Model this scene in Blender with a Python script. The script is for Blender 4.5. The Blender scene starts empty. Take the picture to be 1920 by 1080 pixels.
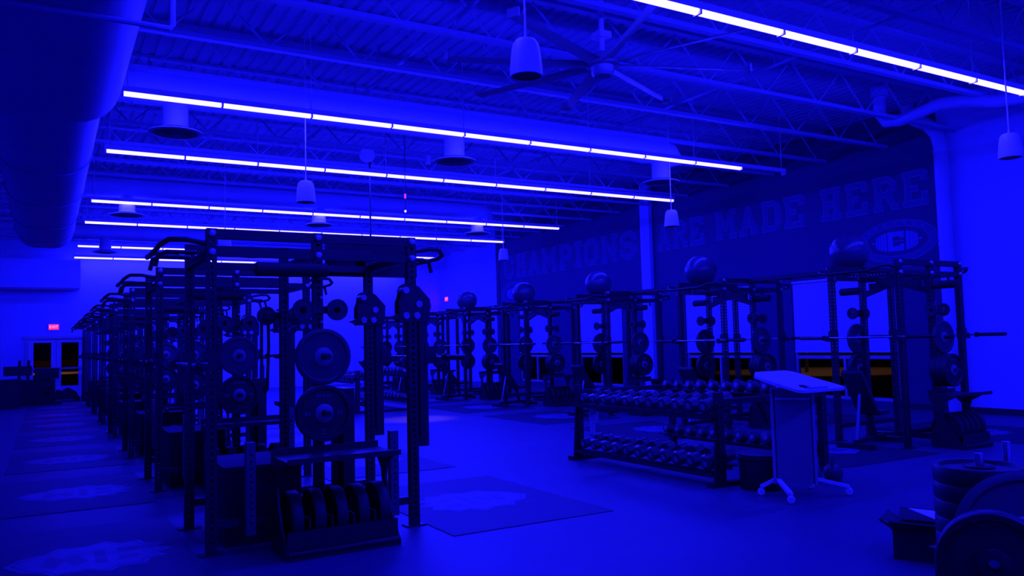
import bpy, math, random
from mathutils import Vector, Matrix

random.seed(7)
scene = bpy.context.scene
COL = scene.collection
PI = math.pi

# ------------------------------------------------------------------ camera
CAM_H = 1.55
cam_data = bpy.data.cameras.new('camera')
cam_data.sensor_width = 36.0
cam_data.lens = 1499.82 / 1920.0 * 36.0
cam_data.clip_end = 400
camera = bpy.data.objects.new('camera', cam_data)
COL.objects.link(camera)
camera.matrix_world = Matrix((
    (0.86412822, -0.01241178, -0.50311864, 0.0),
    (-0.50265753, -0.07065929, -0.86159310, 0.0),
    (-0.02485610, 0.99742329, -0.06729756, CAM_H),
    (0, 0, 0, 1)))
scene.camera = camera

# ------------------------------------------------------------------ world, exposure
world = bpy.data.worlds.new('night')
scene.world = world
world.use_nodes = True
world.node_tree.nodes['Background'].inputs[0].default_value = (0.05, 0.08, 0.4, 1)
world.node_tree.nodes['Background'].inputs[1].default_value = 0.004
vs = scene.view_settings
vs.view_transform = 'Standard'
vs.look = 'None'
vs.exposure = 0.0
vs.gamma = 1.0
vs.use_curve_mapping = False

# every lamp in the room, bar the added warm spot, is one of these blue LED tubes (radiance of the lens)
LED = (1.2, 0.98, 158.0)
CEIL_Z = 6.1
LIGHT_Z = 4.87
WALL_X = 15.1
FAR_Y = 32.0
LEFT_X = -5.0
BACK_Y = -3.0

# ------------------------------------------------------------------ materials
def new_mat(name):
    m = bpy.data.materials.new(name)
    m.use_nodes = True
    return m, m.node_tree, m.node_tree.nodes['Principled BSDF']

def mat(name, col, rough=0.5, metal=0.0, noise=0.0, scale=8.0, bump=0.0, bscale=200.0, spec=0.5):
    m, nt, b = new_mat(name)
    if isinstance(col, (int, float)):
        col = (col, col, col)
    b.inputs['Base Color'].default_value = (*col, 1)
    b.inputs['Roughness'].default_value = rough
    b.inputs['Metallic'].default_value = metal
    b.inputs['Specular IOR Level'].default_value = spec
    tc = nt.nodes.new('ShaderNodeTexCoord')
    if noise > 0:
        n = nt.nodes.new('ShaderNodeTexNoise')
        n.inputs['Scale'].default_value = scale
        n.inputs['Detail'].default_value = 6
        nt.links.new(tc.outputs['Object'], n.inputs['Vector'])
        r = nt.nodes.new('ShaderNodeMapRange')
        r.inputs[1].default_value = 0.3
        r.inputs[2].default_value = 0.7
        r.inputs[3].default_value = 1 - noise
        r.inputs[4].default_value = 1 + noise
        nt.links.new(n.outputs[0], r.inputs[0])
        mul = nt.nodes.new('ShaderNodeVectorMath')
        mul.operation = 'SCALE'
        mul.inputs[0].default_value = col
        nt.links.new(r.outputs[0], mul.inputs['Scale'])
        nt.links.new(mul.outputs[0], b.inputs['Base Color'])
    if bump > 0:
        n2 = nt.nodes.new('ShaderNodeTexNoise')
        n2.inputs['Scale'].default_value = bscale
        nt.links.new(tc.outputs['Object'], n2.inputs['Vector'])
        bp = nt.nodes.new('ShaderNodeBump')
        bp.inputs['Strength'].default_value = bump
        bp.inputs['Distance'].default_value = 0.002
        nt.links.new(n2.outputs[0], bp.inputs['Height'])
        nt.links.new(bp.outputs[0], b.inputs['Normal'])
    return m

def emit(name, col, strength=1.0):
    m = bpy.data.materials.new(name)
    m.use_nodes = True
    nt = m.node_tree
    nt.nodes.remove(nt.nodes['Principled BSDF'])
    e = nt.nodes.new('ShaderNodeEmission')
    e.inputs[0].default_value = (*col, 1)
    e.inputs[1].default_value = strength
    nt.links.new(e.outputs[0], nt.nodes['Material Output'].inputs[0])
    return m

M = {}
M['floor'] = mat('rubber_floor', (0.062, 0.064, 0.125), 0.46, noise=0.10, scale=1.2, bump=0.15, bscale=300)
M['mat'] = mat('platform_rubber', (0.026, 0.026, 0.048), 0.6, noise=0.10, scale=3, bump=0.15, bscale=300, spec=0.25)
M['mat_grey'] = mat('aisle_platform_rubber', (0.036, 0.037, 0.070), 0.55, noise=0.10, scale=3, bump=0.15, bscale=300)
M['logo'] = mat('floor_logo_inlay', (0.13, 0.135, 0.27), 0.45, noise=0.12, scale=5)
M['logo_dark'] = mat('floor_logo_dark', (0.07, 0.07, 0.13), 0.45)
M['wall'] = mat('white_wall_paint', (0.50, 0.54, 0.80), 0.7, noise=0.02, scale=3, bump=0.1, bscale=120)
M['navy'] = mat('navy_wall_paint', (0.02, 0.022, 0.115), 0.6, noise=0.04, scale=3)
M['letter'] = mat('wall_letter_fill', (0.04, 0.045, 0.20), 0.6)
M['letter_line'] = mat('wall_letter_outline', (0.12, 0.12, 0.36), 0.6)
M['emblem'] = mat('wall_emblem_print', (0.16, 0.16, 0.48), 0.6)
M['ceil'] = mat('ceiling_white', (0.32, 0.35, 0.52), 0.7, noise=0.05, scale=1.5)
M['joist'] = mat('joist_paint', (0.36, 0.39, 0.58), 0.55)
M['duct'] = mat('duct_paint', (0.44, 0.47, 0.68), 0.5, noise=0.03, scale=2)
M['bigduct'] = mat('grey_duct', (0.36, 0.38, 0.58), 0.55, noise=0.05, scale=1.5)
M['vent'] = mat('diffuser_grey', (0.30, 0.30, 0.32), 0.5)
M['white'] = mat('white_plastic', (0.80, 0.80, 0.82), 0.4)
M['black'] = mat('black_powder_coat', (0.022, 0.022, 0.026), 0.42, noise=0.15, scale=30)
M['steel'] = mat('bolt_steel', (0.42, 0.42, 0.45), 0.35, metal=0.6)
M['chrome'] = mat('chrome_bar', (0.62, 0.62, 0.65), 0.25, metal=0.9)
M['rubber'] = mat('black_bumper_rubber', (0.020, 0.020, 0.023), 0.5, noise=0.2, scale=20)
M['iron'] = mat('grey_iron_plate', (0.055, 0.055, 0.065), 0.5, noise=0.1, scale=15)
M['hub'] = mat('plate_hub_steel', (0.24, 0.24, 0.27), 0.45, metal=0.3)
M['print'] = mat('plate_print', (0.13, 0.13, 0.15), 0.6)
M['pad'] = mat('black_vinyl', (0.025, 0.025, 0.03), 0.35, noise=0.1, scale=20)
M['foam'] = mat('dark_foam', (0.018, 0.018, 0.022), 0.7, bump=0.3, bscale=80)
M['grey_tube'] = mat('grey_perforated_steel', (0.10, 0.10, 0.12), 0.5)
M['ball'] = mat('grey_ball_vinyl', (0.06, 0.06, 0.10), 0.3, noise=0.05, scale=5)
M['db'] = mat('dumbbell_urethane', (0.06, 0.06, 0.07), 0.35)
M['lectern'] = mat('lectern_laminate', (0.72, 0.72, 0.74), 0.35, noise=0.02)
M['lectern_col'] = mat('lectern_grey', (0.20, 0.20, 0.23), 0.5)
M['lectern_edge'] = mat('lectern_edge_grey', (0.36, 0.36, 0.40), 0.4)
M['cloth'] = mat('white_towel', (0.70, 0.70, 0.72), 0.9, bump=0.5, bscale=150)
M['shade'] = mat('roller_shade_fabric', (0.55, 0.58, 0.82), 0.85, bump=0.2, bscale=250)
M['frame'] = mat('aluminium_frame', (0.50, 0.50, 0.52), 0.4, metal=0.3)
M['doorpaint'] = mat('door_paint', (0.70, 0.70, 0.72), 0.5)
M['asphalt'] = mat('asphalt', (0.10, 0.10, 0.10), 0.8, noise=0.2, scale=4)
M['brick'] = mat('brown_brick', (0.28, 0.16, 0.10), 0.8, noise=0.2, scale=6)
M['screen'] = mat('black_screen', (0.012, 0.012, 0.014), 0.2)
M['paper'] = mat('paper', (0.8, 0.8, 0.8), 0.8)
M['base'] = mat('black_rubber_base', (0.03, 0.03, 0.035), 0.5)
M['fan'] = mat('fan_metal', (0.34, 0.34, 0.37), 0.4, metal=0.2)
M['led'] = emit('blue_led_lens', LED)
M['exit'] = emit('exit_sign_red', (2.2, 0.03, 0.35))
M['dot'] = emit('indicator_led', (1.0, 0.8, 8.0))
M['dot_pink'] = emit('indicator_led_pink', (0.8, 0.05, 1.2))
g, nt, b = new_mat('window_glass')
b.inputs['Base Color'].default_value = (0.8, 0.85, 0.9, 1)
b.inputs['Roughness'].default_value = 0.02
b.inputs['Transmission Weight'].default_value = 1.0
b.inputs['IOR'].default_value = 1.05
M['glass'] = g

# ------------------------------------------------------------------ mesh builder
class MB:
    def __init__(self):
        self.v, self.f, self.m = [], [], []

    def add(self, verts, faces, mi=0):
        o = len(self.v)
        self.v += [tuple(p) for p in verts]
        self.f += [tuple(i + o for i in fc) for fc in faces]
        self.m += [mi] * len(faces)
        return self

    def box(self, lo, hi, mi=0, mtx=None):
        x0, y0, z0 = lo
        x1, y1, z1 = hi
        vs_ = [Vector(p) for p in ((x0, y0, z0), (x1, y0, z0), (x1, y1, z0), (x0, y1, z0),
                                   (x0, y0, z1), (x1, y0, z1), (x1, y1, z1), (x0, y1, z1))]
        if mtx is not None:
            vs_ = [mtx @ p for p in vs_]
        return self.add(vs_, [(0, 3, 2, 1), (4, 5, 6, 7), (0, 1, 5, 4), (1, 2, 6, 5), (2, 3, 7, 6), (3, 0, 4, 7)], mi)

    def bar(self, p0, p1, w, h, up=(0, 0, 1), mi=0):
        p0, p1 = Vector(p0), Vector(p1)
        d = p1 - p0
        L = d.length
        d.normalize()
        up = Vector(up)
        if abs(d.dot(up)) > 0.99:
            up = Vector((0, 1, 0))
        s = d.cross(up).normalized()
        u = s.cross(d)
        mtx = Matrix(((d.x, s.x, u.x, p0.x), (d.y, s.y, u.y, p0.y), (d.z, s.z, u.z, p0.z), (0, 0, 0, 1)))
        return self.box((0, -w / 2, -h / 2), (L, w / 2, h / 2), mi, mtx)

    def rings(self, pts, radii, n=12, cap=True, mi=0, closed=False):
        """tube through pts with radius per point"""
        pts = [Vector(p) for p in pts]
        k = len(pts)
        vv, ff = [], []
        prev = None
        for i, p in enumerate(pts):
            a = pts[max(i - 1, 0)]
            c = pts[min(i + 1, k - 1)]
            d = (c - a)
            if d.length < 1e-9:
                d = Vector((0, 0, 1))
            d.normalize()
            if prev is None:
                t = Vector((0, 0, 1)) if abs(d.z) < 0.9 else Vector((1, 0, 0))
                s = d.cross(t).normalized()
            else:
                s = prev - d * prev.dot(d)
                if s.length < 1e-6:
                    s = d.cross(Vector((1, 0, 0)))
                s.normalize()
            prev = s
            u = d.cross(s)
            for j in range(n):
                an = 2 * PI * j / n
                vv.append(p + (s * math.cos(an) + u * math.sin(an)) * radii[i])
        for i in range(k - 1):
            for j in range(n):
                j2 = (j + 1) % n
                ff.append((i * n + j, i * n + j2, (i + 1) * n + j2, (i + 1) * n + j))
        if cap:
            ff.append(tuple(range(n - 1, -1, -1)))
            ff.append(tuple(range((k - 1) * n, k * n)))
        return self.add(vv, ff, mi)

    def cyl(self, p0, p1, r, n=12, r2=None, mi=0):
        return self.rings([p0, p1], [r, r if r2 is None else r2], n, True, mi)

    def tube(self, pts, r, n=10, mi=0):
        return self.rings(pts, [r] * len(pts), n, True, mi)

    def lathe(self, prof, axis='z', n=24, c=(0, 0, 0), mi=0):
        """prof: (radius, height) pairs revolved about an axis through c"""
        vv, ff = [], []
        k = len(prof)
        for (r, h) in prof:
            for j in range(n):
                a = 2 * PI * j / n
                x, y = r * math.cos(a), r * math.sin(a)
                if axis == 'z':
                    p = (x, y, h)
                elif axis == 'y':
                    p = (x, h, -y)
                else:
                    p = (h, x, y)
                vv.append((p[0] + c[0], p[1] + c[1], p[2] + c[2]))
        for i in range(k - 1):
            for j in range(n):
                j2 = (j + 1) % n
                ff.append((i * n + j, i * n + j2, (i + 1) * n + j2, (i + 1) * n + j))
        return self.add(vv, ff, mi)

    def prism(self, poly, a, b, plane='xz', mi=0):
        """polygon extruded from a to b along the remaining axis"""
        n = len(poly)
        def P(p, t):
            if plane == 'xz':
                return (p[0], t, p[1])
            if plane == 'yz':
                return (t, p[0], p[1])
            return (p[0], p[1], t)
        vv = [P(p, a) for p in poly] + [P(p, b) for p in poly]
        ff = [tuple(range(n)), tuple(range(2 * n - 1, n - 1, -1))]
        for i in range(n):
            j = (i + 1) % n
            ff.append((i, i + n, j + n, j))
        return self.add(vv, ff, mi)

    def mesh(self, name, mats, smooth=40):
        me = bpy.data.meshes.new(name)
        me.from_pydata(self.v, [], self.f)
        if not isinstance(mats, (list, tuple)):
            mats = [mats]
        for mm in mats:
            me.materials.append(M[mm] if isinstance(mm, str) else mm)
        if len(mats) > 1:
            me.polygons.foreach_set('material_index', self.m)
        me.update()
        import bmesh
        bm = bmesh.new()
        bm.from_mesh(me)
        bmesh.ops.recalc_face_normals(bm, faces=bm.faces)
        bm.to_mesh(me)
        bm.free()
        if smooth:
            me.polygons.foreach_set('use_smooth', [True] * len(me.polygons))
            me.set_sharp_from_angle(angle=math.radians(smooth))
        return me


def link(name, me, parent=None, loc=(0, 0, 0), rot=(0, 0, 0), scale=None):
    o = bpy.data.objects.new(name, me)
    COL.objects.link(o)
    o.location = loc
    o.rotation_euler = rot
    if scale is not None:
        o.scale = scale
    if parent is not None:
        o.parent = parent
    return o

def put(name, mb, mats, parent=None, loc=(0, 0, 0), rot=(0, 0, 0), smooth=40):
    return link(name, mb.mesh(name, mats, smooth), parent, loc, rot)

def tag(o, label, cat, group=None, kind=None):
    o['label'] = label
    o['category'] = cat
    if group:
        o['group'] = group
    if kind:
        o['kind'] = kind
    return o

def thing(name, label, cat, loc=(0, 0, 0), rotz=0, group=None):
    o = bpy.data.objects.new(name, None)
    o.empty_display_size = 0.1
    COL.objects.link(o)
    o.location = loc
    o.rotation_euler = (0, 0, rotz)
    return tag(o, label, cat, group)

def struct(o, label=None):
    o['kind'] = 'structure'
    if label:
        o['label'] = label
    return o

def text_mesh(body, size, mname):
    fc = bpy.data.curves.new('text', 'FONT')
    fc.body = body
    fc.size = size
    fc.align_x = 'CENTER'
    fc.align_y = 'CENTER'
    tmp = bpy.data.objects.new('text', fc)
    me = bpy.data.meshes.new_from_object(tmp)
    bpy.data.objects.remove(tmp)
    me.materials.clear()
    me.materials.append(M[mname])
    return me

ORD = ['first', 'second', 'third', 'fourth', 'fifth', 'sixth', 'seventh', 'eighth', 'ninth', 'tenth', 'eleventh']

# ------------------------------------------------------------------ room shell
mb = MB()
mb.box((LEFT_X, BACK_Y, -0.2), (WALL_X + 0.2, FAR_Y + 0.2, 0.0))
struct(put('floor', mb, 'floor', smooth=0), 'dark speckled rubber gym floor')

# corrugated roof deck (ribs run along the room)
mb = MB()
prof = []
x = LEFT_X
while x < WALL_X:
    prof += [(x, CEIL_Z), (x + 0.13, CEIL_Z), (x + 0.145, CEIL_Z + 0.022), (x + 0.185, CEIL_Z + 0.022)]
    x += 0.20
vv = [(p[0], BACK_Y, p[1]) for p in prof] + [(p[0], FAR_Y, p[1]) for p in prof]
n = len(prof)
mb.add(vv, [(i, i + 1, n + i + 1, n + i) for i in range(n - 1)])
mb.box((LEFT_X, BACK_Y, CEIL_Z + 0.06), (WALL_X, FAR_Y, CEIL_Z + 0.2))
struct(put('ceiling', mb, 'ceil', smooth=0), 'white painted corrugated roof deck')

# right wall with four window openings; navy between y 9.15 and 26.8
WINS = [(10.23, 12.88), (14.07, 16.52), (19.3, 21.6), (23.15, 25.4)]
WZ0, WZ1 = 0.12, 2.80
NAVY0, NAVY1 = 9.15, 26.8
def holed_wall(name, ys, zs, is_hole, mat_of, mats, x0, x1, label):
    mb = MB()
    for i in range(len(ys) - 1):
        for j in range(len(zs) - 1):
            if is_hole((ys[i] + ys[i + 1]) / 2, (zs[j] + zs[j + 1]) / 2):
                continue
            mb.box((x0, ys[i], zs[j]), (x1, ys[i + 1], zs[j + 1]), mat_of((ys[i] + ys[i + 1]) / 2))
    return struct(put(name, mb, mats, smooth=0), label)
ys = sorted([BACK_Y, NAVY0, NAVY1, FAR_Y + 0.2] + [e for w in WINS for e in w])
holed_wall('wall_right', ys, [0, WZ0, WZ1, CEIL_Z + 0.2],
           lambda y, z: WZ0 < z < WZ1 and any(a < y < b_ for a, b_ in WINS),
           lambda y: 1 if NAVY0 < y < NAVY1 else 0, ['wall', 'navy'], WALL_X, WALL_X + 0.2,
           'long side wall painted navy with white ends')
mb = MB()
mb.box((LEFT_X - 0.2, BACK_Y - 0.2, 0), (LEFT_X, FAR_Y + 0.2, CEIL_Z + 0.2))
struct(put('wall_left', mb, 'wall', smooth=0), 'white side wall behind the wide grey duct')
mb = MB()
mb.box((LEFT_X - 0.2, BACK_Y - 0.2, 0), (WALL_X + 0.2, BACK_Y, CEIL_Z + 0.2))
struct(put('wall_back', mb, 'wall', smooth=0), 'white end wall behind the viewer')
# far wall with the double door opening
DX0, DX1, DZ = -0.50, 1.16, 2.06
mb = MB()
mb.box((LEFT_X, FAR_Y, 0), (DX0, FAR_Y + 0.2, CEIL_Z + 0.2))
mb.box((DX1, FAR_Y, 0), (WALL_X, FAR_Y + 0.2, CEIL_Z + 0.2))
mb.box((DX0, FAR_Y, DZ), (DX1, FAR_Y + 0.2, CEIL_Z + 0.2))
struct(put('wall_far', mb, 'wall', smooth=0), 'white end wall with glazed double doors')
mb = MB()
mb.box((LEFT_X, FAR_Y - 1.2, 3.75), (1.0, FAR_Y, 4.7))
struct(put('trim_1', mb, 'wall', smooth=0), 'white soffit box above the double doors')
for (a, b_) in ((BACK_Y, WINS[0][0]),):
    mb = MB()
    mb.box((WALL_X - 0.015, a, 0.0), (WALL_X, b_ , 0.115))
    struct(put('baseboard_right', mb, 'base', smooth=0), 'black rubber baseboard')

# white pilaster in the middle of the navy wall and round column casing at its end
mb = MB()
mb.box((WALL_X - 0.12, 17.75, 0), (WALL_X, 18.15, CEIL_Z))
struct(put('trim_2', mb, 'wall', smooth=0), 'white pilaster between the lettering words')
mb = MB()
mb.box((WALL_X - 0.02, NAVY1, 0), (WALL_X, NAVY1 + 0.22, CEIL_Z))
struct(put('trim_3', mb, 'navy', smooth=0), 'dark corner strip at the end of the navy wall')
t = thing('downpipe_duct', 'round white duct dropping down the wall beside the navy paint', 'duct', (0, 0, 0))
mb = MB()
mb.tube([(14.95, 9.0, 0.02), (14.95, 9.0, 5.15), (14.95, 9.06, 5.4), (14.95, 9.22, 5.6), (14.95, 9.5, 5.78), (14.95, 9.62, 5.95), (14.95, 9.64, 6.08)], 0.13, 16)
put('duct_run', mb, 'duct', t)
for z in (1.2, 3.2, 5.0):
    mb = MB()
    mb.cyl((14.95, 9.0, z), (14.95, 9.0, z + 0.05), 0.14, 16)
    put('duct_collar', mb, 'duct', t)
t = thing('flexible_duct', 'sagging flexible white duct under the roof near the side wall', 'duct', (0, 0, 0))
mb = MB()
pth = [(13.3, 9.1, 5.95), (13.3, 9.12, 5.6), (13.32, 9.0, 5.42), (13.3, 8.7, 5.37), (13.3, 8.35, 5.42), (13.3, 7.95, 5.47), (13.3, 7.5, 5.4), (13.3, 7.0, 5.25), (13.3, 6.3, 5.2)]
mb.tube(pth, 0.11, 12)
put('hose', mb, 'duct', t)
mb = MB()
mb.cyl((13.3, 9.1, 5.9), (13.3, 9.1, 6.09), 0.16, 16)
put('collar', mb, 'duct', t)

# ------------------------------------------------------------------ windows and shades
for i, (a, b_) in enumerate(WINS):
    w = bpy.data.objects.new('window_%d' % (i + 1), None)
    COL.objects.link(w)
    struct(w, 'tall aluminium framed window in the navy wall')
    fr = MB()
    fx0, fx1 = WALL_X + 0.04, WALL_X + 0.12
    for (p, q) in (((a, WZ0), (a + 0.07, WZ1)), ((b_ - 0.07, WZ0), (b_, WZ1)), ((a, WZ0), (b_, WZ0 + 0.07)), ((a, WZ1 - 0.07), (b_, WZ1))):
        fr.box((fx0, p[0], p[1]), (fx1, q[0], q[1]))
    put('frame', fr, 'frame', w, smooth=0)
    m1 = MB()
    m1.box((fx0, a + 0.07, 1.00), (fx1, b_ - 0.07, 1.075))
    put('mullion', m1, 'frame', w, smooth=0)
    mid = (a + b_) / 2
    m1 = MB()
    m1.box((fx0, mid - 0.03, WZ0 + 0.07), (fx1, mid + 0.03, 1.0))
    put('mullion', m1, 'frame', w, smooth=0)
    for (y0, y1, z0, z1) in ((a + 0.07, mid - 0.03, WZ0 + 0.07, 1.0), (mid + 0.03, b_ - 0.07, WZ0 + 0.07, 1.0), (a + 0.07, b_ - 0.07, 1.075, WZ1 - 0.07)):
        gp = MB()
        gp.box((WALL_X + 0.078, y0, z0), (WALL_X + 0.084, y1, z1))
        put('pane', gp, 'glass', w, smooth=0)
    t = thing('roller_shade', 'white roller shade drawn down over the %s window from the plate cart' % ORD[i], 'window shade', (WALL_X + 0.02, a, 1.17), 0, 'roller shades on the side windows')
    mb = MB()
    nseg = 14
    vv = []
    for k in range(nseg + 1):
        yy = 0.02 + (b_ - a - 0.04) * k / nseg
        dx = 0.004 * math.sin(k * 1.9)
        vv += [(dx, yy, 0.0), (dx, yy, 1.55), (dx + 0.003, yy, 0.0), (dx + 0.003, yy, 1.55)]
    ff = []
    for k in range(nseg):
        o = 4 * k
        ff += [(o, o + 4, o + 5, o + 1), (o + 2, o + 3, o + 7, o + 6), (o, o + 2, o + 6, o + 4), (o + 1, o + 5, o + 7, o + 3)]
    mb.add(vv, ff)
    put('fabric', mb, 'shade', t)
    mb = MB()
    mb.cyl((0.0, 0.02, 1.59), (0.0, b_ - a - 0.02, 1.59), 0.035, 10)
    put('roller', mb, 'white', t)
    mb = MB()
    mb.box((-0.012, 0.02, -0.03), (0.014, b_ - a - 0.02, 0.0))
    put('hem_bar', mb, 'white', t)

# ------------------------------------------------------------------ doors
d = bpy.data.objects.new('door_1', None)
COL.objects.link(d)
struct(d, 'pair of white doors with dark glass panels')
mb = MB()
mb.box((DX0 - 0.1, FAR_Y - 0.03, 0), (DX0, FAR_Y + 0.12, DZ + 0.08))
mb.box((DX1, FAR_Y - 0.03, 0), (DX1 + 0.1, FAR_Y + 0.12, DZ + 0.08))
mb.box((DX0 - 0.16, FAR_Y - 0.05, DZ), (DX1 + 0.12, FAR_Y + 0.12, DZ + 0.1))
put('door_frame', mb, 'frame', d, smooth=0)
mid = (DX0 + DX1) / 2
for (a, b_, s) in ((DX0, mid - 0.005, 1), (mid + 0.005, DX1, -1)):
    mb = MB()
    yl, yh = FAR_Y + 0.02, FAR_Y + 0.07
    mb.box((a, yl, 0.02), (a + 0.15, yh, DZ))
    mb.box((b_ - 0.15, yl, 0.02), (b_, yh, DZ))
    mb.box((a + 0.15, yl, 0.02), (b_ - 0.15, yh, 0.42))
    mb.box((a + 0.15, yl, DZ - 0.14), (b_ - 0.15, yh, DZ))
    leaf = put('door_leaf', mb, 'doorpaint', d, smooth=0)
    mb = MB()
    mb.box((a + 0.15, yl + 0.02, 0.42), (b_ - 0.15, yl + 0.028, DZ - 0.14))
    put('pane', mb, 'glass', leaf, smooth=0)
    mb = MB()
    mb.box((a + 0.06, yl - 0.06, 1.0), (b_ - 0.06, yl - 0.02, 1.06))
    mb.box((a + 0.06, yl - 0.03, 0.98), (a + 0.16, yl, 1.08))
    mb.box((b_ - 0.16, yl - 0.03, 0.98), (b_ - 0.06, yl, 1.08))
    put('push_bar', mb, 'steel', leaf, smooth=0)
def exit_sign(x, y, z, label, rz=0.0):
    t = thing('exit_sign', label, 'sign', (x, y, z), rz, 'red exit signs on the end wall')
    mb = MB()
    mb.box((-0.16, -0.05, -0.1), (0.16, -0.001, 0.1))
    put('housing', mb, 'white', t, smooth=0)
    mb = MB()
    mb.box((-0.15, -0.056, -0.09), (0.15, -0.0505, 0.09))
    put('lit_face', mb, 'exit', t, smooth=0)
    link('lettering', text_mesh('EXIT', 0.13, 'exit_letters'), t, (0, -0.0575, 0), (PI / 2, 0, 0))
M['exit_letters'] = emit('exit_letter_glow', (3.0, 0.5, 1.2))
exit_sign(0.24, FAR_Y, 2.46, 'lit red exit sign above the glazed double doors')
exit_sign(WALL_X, 31.45, 3.48, 'lit red exit sign high on the side wall near its far corner', -PI / 2)

# ------------------------------------------------------------------ outside: asphalt, low brick walls, street lamps
mb = MB()
mb.box((WALL_X + 0.25, -20, -0.3), (90, 140, -0.12))
mb.box((-60, FAR_Y + 0.25, -0.3), (WALL_X + 0.25, 140, -0.12))
struct(put('ground_outside', mb, 'asphalt', smooth=0), 'dark asphalt outside the windows')
def street_lamp(x, y, label, energy, spot=1.2):
    t = thing('street_lamp', label, 'street lamp', (x, y, -0.12), 0, 'street lamps outside')
    mb = MB()
    mb.rings([(0, 0, 0), (0, 0, 5.5), (0.3, 0, 5.8), (0.8, 0, 5.85)], [0.08, 0.05, 0.04, 0.04], 10)
    put('pole', mb, 'frame', t)
    mb = MB()
    mb.box((0.7, -0.15, 5.78), (1.2, 0.15, 5.92))
    put('lamp_head', mb, 'frame', t)
    ld = bpy.data.lights.new('sodium_lamp', 'SPOT')
    ld.energy = energy
    ld.color = (1.0, 0.34, 0.14)
    ld.spot_size = spot
    ld.spot_blend = 0.3
    ld.shadow_soft_size = 0.15
    lo = bpy.data.objects.new('bulb', ld)
    COL.objects.link(lo)
    lo.parent = t
    lo.location = (0.95, 0, 5.7)
    return t
street_lamp(29.5, 24.5, 'sodium street lamp on the asphalt beyond the side windows', 420, 1.5)
street_lamp(-1.2, 78.0, 'sodium street lamp on the asphalt beyond the double doors', 1500, 1.6)
t = thing('garden_wall', 'low brown brick wall outside beyond the double doors', 'wall', (-6, 84, -0.12))
mb = MB()
mb.box((0, 0, 0), (14, 0.3, 0.95))
put('wall_body', mb, 'brick', t, smooth=0)
mb = MB()
mb.box((-0.05, -0.05, 0.95), (14.05, 0.35, 1.03))
put('coping', mb, 'brick', t, smooth=0)

# ------------------------------------------------------------------ roof joists
JY = [1.25 + 1.5 * k for k in range(21)]
JZ0, JZ1 = 5.38, 6.06
chord_b = MB(); chord_b.box((LEFT_X, -0.05, 0), (WALL_X, 0.05, 0.06)); chord_b = chord_b.mesh('bottom_chord', 'joist', 0)
chord_t = MB(); chord_t.box((LEFT_X, -0.06, 0), (WALL_X, 0.06, 0.05)); chord_t = chord_t.mesh('top_chord', 'joist', 0)
STEP = 0.62
rodA = MB(); rodA.bar((0, 0, 0), (STEP, 0, JZ1 - JZ0 - 0.05), 0.022, 0.022); rodA = rodA.mesh('web_rod', 'joist', 0)
rodB = MB(); rodB.bar((0, 0, JZ1 - JZ0 - 0.05), (STEP, 0, 0), 0.022, 0.022); rodB = rodB.mesh('web_rod', 'joist', 0)
nrod = int((WALL_X - LEFT_X) / STEP)
allrod = MB()
for i in range(nrod):
    x = LEFT_X + i * STEP
    h = JZ1 - JZ0 - 0.05
    allrod.bar((x, 0, 0 if i % 2 == 0 else h), (x + STEP, 0, h if i % 2 == 0 else 0), 0.022, 0.022)
allrod = allrod.mesh('webbing', 'joist', 0)
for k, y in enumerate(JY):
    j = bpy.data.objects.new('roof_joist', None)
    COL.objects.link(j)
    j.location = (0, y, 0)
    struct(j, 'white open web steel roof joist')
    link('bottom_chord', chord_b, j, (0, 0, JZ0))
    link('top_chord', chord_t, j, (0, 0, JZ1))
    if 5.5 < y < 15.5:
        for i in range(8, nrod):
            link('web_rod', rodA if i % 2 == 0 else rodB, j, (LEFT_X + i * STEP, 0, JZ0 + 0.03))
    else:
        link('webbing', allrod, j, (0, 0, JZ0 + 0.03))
# sprinkler pipes along the room
for (x, z) in ((4.3, 5.53), (9.26, 5.53)):
    t = thing('sprinkler_pipe', 'thin white sprinkler pipe under the joists, %s' % ('near the grey duct side' if x < 6 else 'near the navy wall side'), 'pipe', (x, 0, z), 0)
    mb = MB()
    mb.cyl((0, BACK_Y + 0.1, 0), (0, FAR_Y - 0.1, 0), 0.025, 8)
    put('pipe', mb, 'joist', t)
    for y in range(2, 31, 3):
        mb = MB()
        mb.cyl((0, 0, -0.07), (0, 0, 0.0), 0.014, 6)
        put('sprinkler_head', mb, 'joist', t, (0, y + 0.6, 0))
        mb = MB()
        mb.cyl((0, 0, 0), (0, 0, CEIL_Z - 5.53 - 0.005), 0.008, 6)
        put('pipe_hanger', mb, 'joist', t, (0, y + 0.25 * ((y - 2) % 2), 0))

# ------------------------------------------------------------------ linear lights
RX0 = 0.81
SEG = 1.222
ROWS = [0.75, 5.87, 11.16, 14.52, 19.5, 22.8, 28.0, 31.45]
RNAME = ['hidden behind the viewer', 'over the plate cart', 'below the joists by the ceiling fan', 'between the two nearer round ducts',
         'in the middle of the hall', 'beyond the middle round duct', 'before the last round duct', 'along the end wall above the doors']
hs = MB(); hs.box((0.012, -0.05, 0.0), (SEG - 0.012, 0.05, 0.075))
hs = hs.mesh('housing', 'white', 0)
ln = MB()
NP = 7
pr = [(-0.047, 0.0)] + [(-0.047 * math.cos(PI * k / NP), -0.052 * math.sin(PI * k / NP)) for k in range(1, NP)] + [(0.047, 0.0)]
vv = [(0.02, p[0], p[1]) for p in pr] + [(SEG - 0.02, p[0], p[1]) for p in pr]
npf = len(pr)
ff = [(i, i + 1, npf + i + 1, npf + i) for i in range(npf - 1)] + [tuple(range(npf)), tuple(range(2 * npf - 1, npf - 1, -1))]
ln.add(vv, ff)
ln = ln.mesh('lens', 'led')
cap = MB(); cap.box((-0.012, -0.052, -0.05), (0.012, 0.052, 0.08)); cap = cap.mesh('joiner', 'white', 0)
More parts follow.
